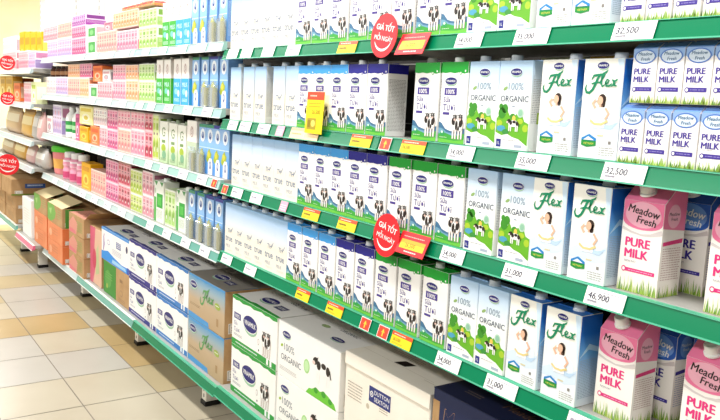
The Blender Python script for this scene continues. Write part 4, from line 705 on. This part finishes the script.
put_box(bw, 0.03, 4.096, zE + 0.1865, 'white box with blue top edge and blue wave', g=g1)
W, H, D = 230, 338, 290; mb = carton_body(W, H, D, C('#dcb49a', 0.6), kraft(), kraft()); F = front(W, H); mb.poly(F, [(0.5, 0.5), (60, 0.5), (120, 120), (90, 220), (110, 337), (0.5, 337)], C('#d4607c'), 1); mb.poly(F, [(120, 60), (190, 80), (170, 250), (130, 210)], C('#b8c08c'), 1); mb.ell(F, 90, 150, 40, 60, C('#c84460'), 2)
put_box(boxed(mb), 0.03, 4.468, zs('E', 4.47), 'tall pink and beige box beside the white box', g=g1)
def kraft_box(W, H, D, art=None):
    mb = carton_body(W, H, D, kraft()); F = front(W, H)
    if art == 'fruit':
        mb.poly(F, [(0.5, H * 0.5), (W * 0.3, H * 0.9), (W * 0.6, H * 0.6), (W * 0.5, 0.5), (0.5, 0.5)], C('#d99080'), 1); mb.lines(F, W * 0.55, H * 0.7, W * 0.35, 5, C('#8f9a55'), 14, 6, 2); mb.poly(F, [(W * 0.04, 4), (W * 0.5, 4), (W * 0.4, 24), (W * 0.05, 30)], C('#d9707c'), 2)
        T = topf(W, H); mb.rect(T, 4, 6, W - 4, D * 0.45, C('#dd9a86'), 1); mb.lines(T, W * 0.3, D * 0.3, W * 0.5, 3, C('#b86a60'), 16, 6, 2)
    elif art == 'leaf':
        g = C('#6aa944'); mb.poly(F, [(0.5, H - 0.5), (0.5, H * 0.1), (W * 0.25, H * 0.05), (W * 0.5, H * 0.3), (W * 0.58, H * 0.62), (W * 0.45, H - 0.5)], g, 1); mb.poly(F, [(W * 0.1, H * 0.7), (W * 0.3, H * 0.8), (W * 0.24, H * 0.4)], C('#9cc878'), 2); mb.lines(F, W * 0.66, H * 0.8, W * 0.26, 4, C('#98a86a'), 16, 6, 2); mb.rect(side(W, H), 20, 1, D * 0.45, H - 1, C('#4f8a38'), 3); mb.ell(topf(W, H), W * 0.4, D * 0.35, W * 0.25, D * 0.2, C('#8fbf6a'), 1)
    elif art == 'label':
        Sd = side(W, H); mb.rect(Sd, D * 0.24, H * 0.45, D * 0.6, H * 0.72, C('#3a5fa8'), 4); mb.lines(Sd, D * 0.28, H * 0.57, D * 0.28, 1, C('#c8d8f0'), h=12, L=5); mb.rect(Sd, 0.5, 1, D - 0.5, 14, C('#7a8a3a'), 4)
    else: mb.lines(F, W * 0.2, H * 0.6, W * 0.5, 3, C('#96703f'), 12, 5, 2); mb.ell(F, W * 0.75, H * 0.35, 18, 18, C('#a37c4a'), 2)
    return mb
zE = zs('E', 4.8); names = ('bottom', 'middle', 'top')
for k in range(3):
    o = put_box(boxed(kraft_box(352, 121, 300, 'fruit')), 0.0, 4.79, zE + k * 0.1215, 'brown and salmon printed box, %s of three behind the pink box' % names[k], g='brown printed boxes')
    if k == 2:
        f1 = MB(); f1.hexa([(-0.174, 0.16, 0.1225), (0.174, 0.16, 0.1225), (0.174, 0.298, 0.1225), (-0.174, 0.298, 0.1225), (-0.174, 0.16, 0.1245), (0.174, 0.16, 0.1245), (0.174, 0.27, 0.19), (-0.174, 0.27, 0.19)], kraft()); f1.obj('flap', o)
        f2 = MB(); f2.hexa([(0.172, 0.01, 0.1225), (0.175, 0.01, 0.1225), (0.175, 0.29, 0.1225), (0.172, 0.29, 0.1225), (0.25, 0.02, 0.165), (0.252, 0.02, 0.165), (0.252, 0.28, 0.165), (0.25, 0.28, 0.165)], kraft()); f2.obj('flap', o)
for q, (y, wd) in enumerate(((5.255, 405), (5.695, 405))):
    zE = 0.1783 if y < 5.4 else 0.1903
    for k in range(2):
        mb = carton_body(wd, 118, 300, NOISE('orange_board', '#e08558', '#e8966a', 10, 0.6), NOISE('orange_side', '#dd6f3c', '#e07a48', 10, 0.6)); F = front(wd, 118); mb.lines(F, wd * 0.3, 84, wd * 0.4, 3, C('#cf7a4c'), 18, 7, 2); mb.ell(F, wd * 0.2, 50, 40, 26, C('#ecaa84'), 1)
        put_box(boxed(mb), -0.022, y, zE + k * 0.1185, 'orange box, %s of two in the %s orange stack' % (('lower', 'upper')[k], ('nearer', 'farther')[q]), g='orange boxes')
    o = put_box(boxed(kraft_box(wd, 125, 300, 'leaf')), -0.022, y, zE + 0.237, 'beige box with green leaf print topping the %s orange stack' % ('nearer', 'farther')[q], g='leaf printed boxes')
    fb = MB(); fb.hexa([(-wd / 2000 + 0.01, 0.002, 0.126), (wd / 2000 - 0.01, 0.002, 0.126), (wd / 2000 - 0.01, 0.004, 0.126), (-wd / 2000 + 0.01, 0.004, 0.126), (-wd / 2000 + 0.01, 0.13, 0.17), (wd / 2000 - 0.01, 0.13, 0.17), (wd / 2000 - 0.01, 0.132, 0.169), (-wd / 2000 + 0.01, 0.132, 0.169)], C('#d9c79a', 0.6)); fb.obj('flap', o)
o = MB(); o.box(-0.16, 0.16, 0, 0.28, 0, 0.285, whiteb(), 0.002); o.lines(front(320, 285), 60, 200, 200, 6, C('#dcd6cc'), 20, 5, 1); put_box(o.obj('cardboard_box'), -0.03, 6.13, 0.1903, 'tall plain white box left of the orange stacks', g='far boxes')
for q, y in enumerate((6.60, 7.06)):
    for k in range(2): put_box(boxed(kraft_box(400, 112, 330)), -0.06, y, zs('E', y) + k * 0.1125, 'plain kraft box, %s layer of the %s far stack' % (('lower', 'upper')[k], ('nearer', 'farther')[q]), g='far kraft boxes')
    put_box(boxed(kraft_box(410, 128, 420, 'label' if q == 0 else None)), -0.09, y, zs('E', y) + 0.2255, ('kraft box with blue label on its end, topping the far stack', 'kraft box without label topping the farthest stack')[q], g='far kraft boxes')
put_box(boxed(kraft_box(330, 430, 120)), 0.285, 5.2, 0.1783, 'tall brown box standing at the back behind the orange stacks', g='far boxes')

# ------------------------------------------------------------ price tags, round signs and cards on the rails
A_T = -math.atan2(0.012, 0.036)
def rail_pos(o, row, y, lift=0.0, dx=0.0):
    Z = Z1 if y < 2.65 else Z2 if y < 5.69 else Z5 if y < 6.32 else Z6; xf = -0.07 if y > 5.69 else 0.0
    return put(o, xf - 0.0095 + dx, y, Z[row] - 0.0178 + lift, tilt=A_T)
def card(W, H, m, name, th=0.0008):
    mb = MB(); mb.box(-W / 2000, W / 2000, 0, th, -H / 2000, H / 2000, m); return mb, Pl((-W / 2000, 0, -H / 2000), (1, 0, 0), (0, 0, 1))
def price_tag(kind, row, y, wd, label, txt=None):
    W, H = wd * 1000, 34; ink = C('#2f2a44')
    if kind == 'w':
        mb, P = card(W, H, PAPER, 'tag')
        if txt: mb.text(P, txt, 7, 12, 13, ink, 2, 'L', 0.02, 0.05, maxw=W * 0.6); mb.rect(P, 8, 6.5, 30, 9, GREY, 2)
        else: mb.lines(P, 8, 16, W * 0.45, 1, C('#9a95a5'), h=6, L=2)
        mb.lines(P, W * 0.4, 27, W * 0.55, 1, C('#a8a4b0'), h=1.4, L=2); mb.lines(P, 8, 5, W * 0.4, 1, C('#b8b4be'), h=1.2, L=2)
    elif kind == 'y':
        mb, P = card(W, H, C('#f7d21e', 0.5), 'tag'); mb.rect(P, 0, 24, W, H, C('#e8502c'), 1); mb.lines(P, W * 0.1, 27, W * 0.6, 1, C('#f7dcc0'), h=2.4, L=2)
        if txt: mb.text(P, txt, 8, 11, 8.5, C('#5c4a1e'), 2, 'L', maxw=W * 0.5)
        else: mb.lines(P, 8, 12, W * 0.4, 1, C('#7a6420'), h=5, L=2)
        mb.lines(P, 8, 5, W * 0.5, 1, C('#a88a2c'), h=1.4, L=2)
    elif kind == 'o': mb, P = card(W, H, C('#f9dcae', 0.5), 'tag'); mb.rect(P, 0, 25, W, H, C('#f0b08c'), 1); mb.lines(P, 10, 13, W * 0.35, 1, C('#c8a06a'), h=4, L=2); mb.rect(P, W * 0.5, 3, W * 0.52, 30, C('#f4e8d0'), 2)
    elif kind == 'p': mb, P = card(W, H, C('#f0a9bd', 0.5), 'tag'); mb.lines(P, 5, 20, W - 10, 3, WHITE, 7, 2, 2)
    else:
        mb, P = card(W, H, C('#f6e4de', 0.5), 'tag'); mb.rect(P, 2, 2, W - 2, H - 2, C('#e4452f'), 1); c = W / 2
        mb.poly(P, [(c - 2.6, 6), (c + 2.6, 6), (c + 2.6, 17), (c + 8, 15), (c, 27), (c - 8, 15), (c - 2.6, 17)], C('#f9c03c'), 2)
    o = rail_pos(mb.obj('price_tag'), row, y); return tag(o, label, 'price tag', 'price tags on the rails')
for row, y, wd, txt, what in (('A', .877, .088, '32,500', 'small purple cartons'), ('A', 1.122, .094, '35,000', 'script cartons'), ('A', 1.311, .087, '34,000', 'organic cartons'), ('B', .869, .092, '32,500', 'small purple cartons'), ('B', 1.092, .09, '35,000', 'script cartons'), ('B', 1.313, .088, '34,000', 'organic cartons'),
                              ('C', .884, .089, '46,900', 'pink-topped carton'), ('C', 1.104, .093, '31,000', 'script cartons'), ('C', 1.318, .08, '34,000', 'organic cartons'), ('D', .905, .08, None, 'pink-topped carton'), ('D', 1.132, .095, '31,000', 'script cartons'), ('D', 1.309, .085, '34,000', 'organic cartons')):
    price_tag('w', row, y, wd, 'white price tag%s below the %s on %s' % (' reading ' + txt if txt else ' without legible price', what, ROWN[row]), txt)
for row, y, wd, txt, what in (('A', 1.811, .092, None, 'red-headed yellow price tag left of round sign'), ('B', 1.491, .096, '26,500', 'red-headed yellow price tag below green-topped cartons'), ('B', 1.721, .097, None, 'red-headed yellow price tag below indigo-topped cartons'), ('C', 1.771, .092, None, 'red-headed yellow price tag nearest the round sign'), ('C', 1.971, .095, None, 'red-headed yellow price tag below blue-topped cartons'),
                              ('D', 1.492, .083, '26,500', 'red-headed yellow price tag below green-topped cartons'), ('D', 1.815, .086, None, 'red-headed yellow price tag below indigo-topped cartons'), ('D', 2.001, .08, None, 'red-headed yellow price tag below blue-topped cartons')):
    price_tag('y', row, y, wd, '%s, %s' % (what, ROWN[row]), txt)
price_tag('o', 'B', 2.03, .17, 'wide faded orange price tag under yellow flag, second shelf')
for row, y, wd in (('B', 2.185, .05), ('C', 2.144, .047)): price_tag('p', row, y, wd, 'small pink price tag below the pale cartons, %s' % ROWN[row])
for row, y, what in (('B', 1.607, 'red arrow tag right of yellow tag, second shelf'), ('D', 1.572, 'red arrow tag beside the bay joint, right one, fourth shelf'), ('D', 1.656, 'red arrow tag beside the bay joint, left one, fourth shelf'), ('C', 2.60, 'red arrow tag below last pale carton, third shelf'), ('C', 2.70, 'red arrow tag below the blue cartons, third shelf')):
    price_tag('r', row, y, .046, what)
for row, ys in {'A': [2.118, 2.286, 2.447, 2.56], 'B': [2.302, 2.443, 2.545], 'C': [2.342, 2.495], 'D': [2.372, 2.569]}.items():
    for k, y in enumerate(ys[::-1]): price_tag('w', row, y, .085 if y != 2.545 else .075, 'blank-looking white price tag below pale cartons, %s from left, %s rail' % (ORD[k], ROWN[row].replace(' shelf', '')))
for row, ys in {'A': [2.85, 3.05, 3.28, 3.5], 'B': [2.78, 2.98, 3.2, 3.42, 3.58], 'C': [2.82, 3.02, 3.25, 3.45], 'D': [2.78, 2.98, 3.2, 3.42]}.items():
    for k, y in enumerate(ys[::-1]): price_tag('w', row, y, .095, 'white price tag below the blue carton bay, %s from left, %s rail' % (ORD[k], ROWN[row].replace(' shelf', '')))
for row, ys in {'A': [3.8, 4.05, 4.35, 4.62], 'B': [3.85, 4.1, 4.4], 'C': [3.9, 4.2, 4.5], 'D': [3.85, 4.1, 4.35, 4.6, 5.0, 5.3]}.items():
    for k, y in enumerate(ys[::-1]): price_tag('w', row, y, .12, 'white price tag below the pink pack bay, %s from left, %s rail' % (ORD[k], ROWN[row].replace(' shelf', '')))
RED = C('#e3232c', 0.45)
def round_sign(dia, text=True):
    r = dia / 2; mb = MB(); mb.lathe([(r, 0), (r, 0.0012)], RED, (0, 0.0012, 0), 40, (0, -1, 0)); P = Pl((0, 0, 0), (1, 0, 0), (0, 0, 1)); k = dia * 1000 / 105; rot = -0.16
    mb.text(P, 'GIÁ TỐT', 2 * k, 12 * k, 14 * k, WHITE, 2, 'C', 0.03, maxw=80 * k, rot=rot); mb.text(P, 'MỖI NGÀY', -1 * k, -12 * k, 11.5 * k, WHITE, 2, 'C', 0.02, maxw=84 * k, rot=rot)
    pts = [(36 * k * math.cos(a), 36 * k * math.sin(a) * 0.9 - 2 * k) for a in [math.radians(-160 + 130 * q / 12) for q in range(13)]]; mb.ribbon(P, pts, [k * 5 * math.sin(math.pi * (q + 0.6) / 13.2) + k for q in range(13)], WHITE, 2)
    o = mb.obj('round_sign'); cl = MB(); cl.box(-0.006, 0.006, 0.0015, 0.006, -r * 0.8, -r * 0.3, C('#d8dcdc'), 0.0005); cl.obj('clip', o); return o
for row, y, z in (('A', 1.619, 1.488), ('C', 1.563, 0.977)):
    o = put(round_sign(0.113), -0.0235, y, z, tilt=-0.1); tag(o, 'round red sign with white lettering and smile clipped to the %s' % ROWN[row], 'sign', 'round red signs')
for (y, z, dia, x), what in zip(((6.36, 1.483, 0.11, -0.11), (6.37, 1.215, 0.1, -0.11), (6.06, 0.737, 0.155, -0.168)), ('far top shelf', 'far second shelf', 'far fourth shelf')):
    o = round_sign(dia); o.location = (x, y, z); o.rotation_euler = (0, 0, -0.2); tag(o, 'round red sign sticking out from the %s at left edge' % what, 'sign', 'round red signs')
for row, y, z in (('A', 1.502, 1.464), ('C', 1.455, 0.972)):
    mb, P = card(112, 58, RED, 'card', 0.0015); mb.rect(P, 10, 14, 104, 38, C('#f9a62c'), 1); mb.rect(P, 10, 14, 104, 28, C('#f9d02c'), 2); mb.text(P, '26,500', 30, 19, 11, C('#6a4a20'), 3, maxw=46); mb.lines(P, 14, 45, 80, 1, C('#f4a89a'), h=2.4, L=2); mb.lines(P, 34, 6, 50, 1, C('#f9d8d0'), h=3, L=2)
    o = mb.obj('price_card'); put(o, -0.021, y, z, tilt=A_T - 0.12); cl = MB(); cl.box(-0.02, 0.02, 0.0016, 0.006, -0.012, 0.012, C('#d8dcdc')); cl.obj('clip', o)
    tag(o, 'red card with yellow price panel beside the round sign, %s' % ROWN[row], 'price card', 'red price cards')
mb, P = card(98, 124, C('#f7df1c', 0.5), 'flag', 0.0012); mb.rect(P, 0, 100, 98, 124, C('#ee4a2c'), 1); mb.text(P, '26,500', 34, 58, 13, C('#8a6a14'), 2, maxw=50); mb.lines(P, 18, 110, 40, 1, C('#f9d0b8'), h=4, L=2); mb.lines(P, 12, 88, 70, 2, C('#c9a620'), 9, 3, 2); mb.rect(P, 10, 12, 62, 46, C('#b39a2c'), 2); mb.ell(P, 46, 30, 12, 10, C('#f1de6a'), 3); mb.rect(P, 16, 18, 30, 40, C('#8f7a1c'), 3)
o = mb.obj('price_flag'); put(o, -0.016, 1.962, 1.2785, tilt=-0.06); cl = MB(); cl.box(-0.012, 0.012, 0.0013, 0.009, -0.062, -0.046, C('#d8dcdc')); cl.obj('clip', o); tag(o, 'yellow price flag with red head standing before blue-topped cartons', 'price flag')
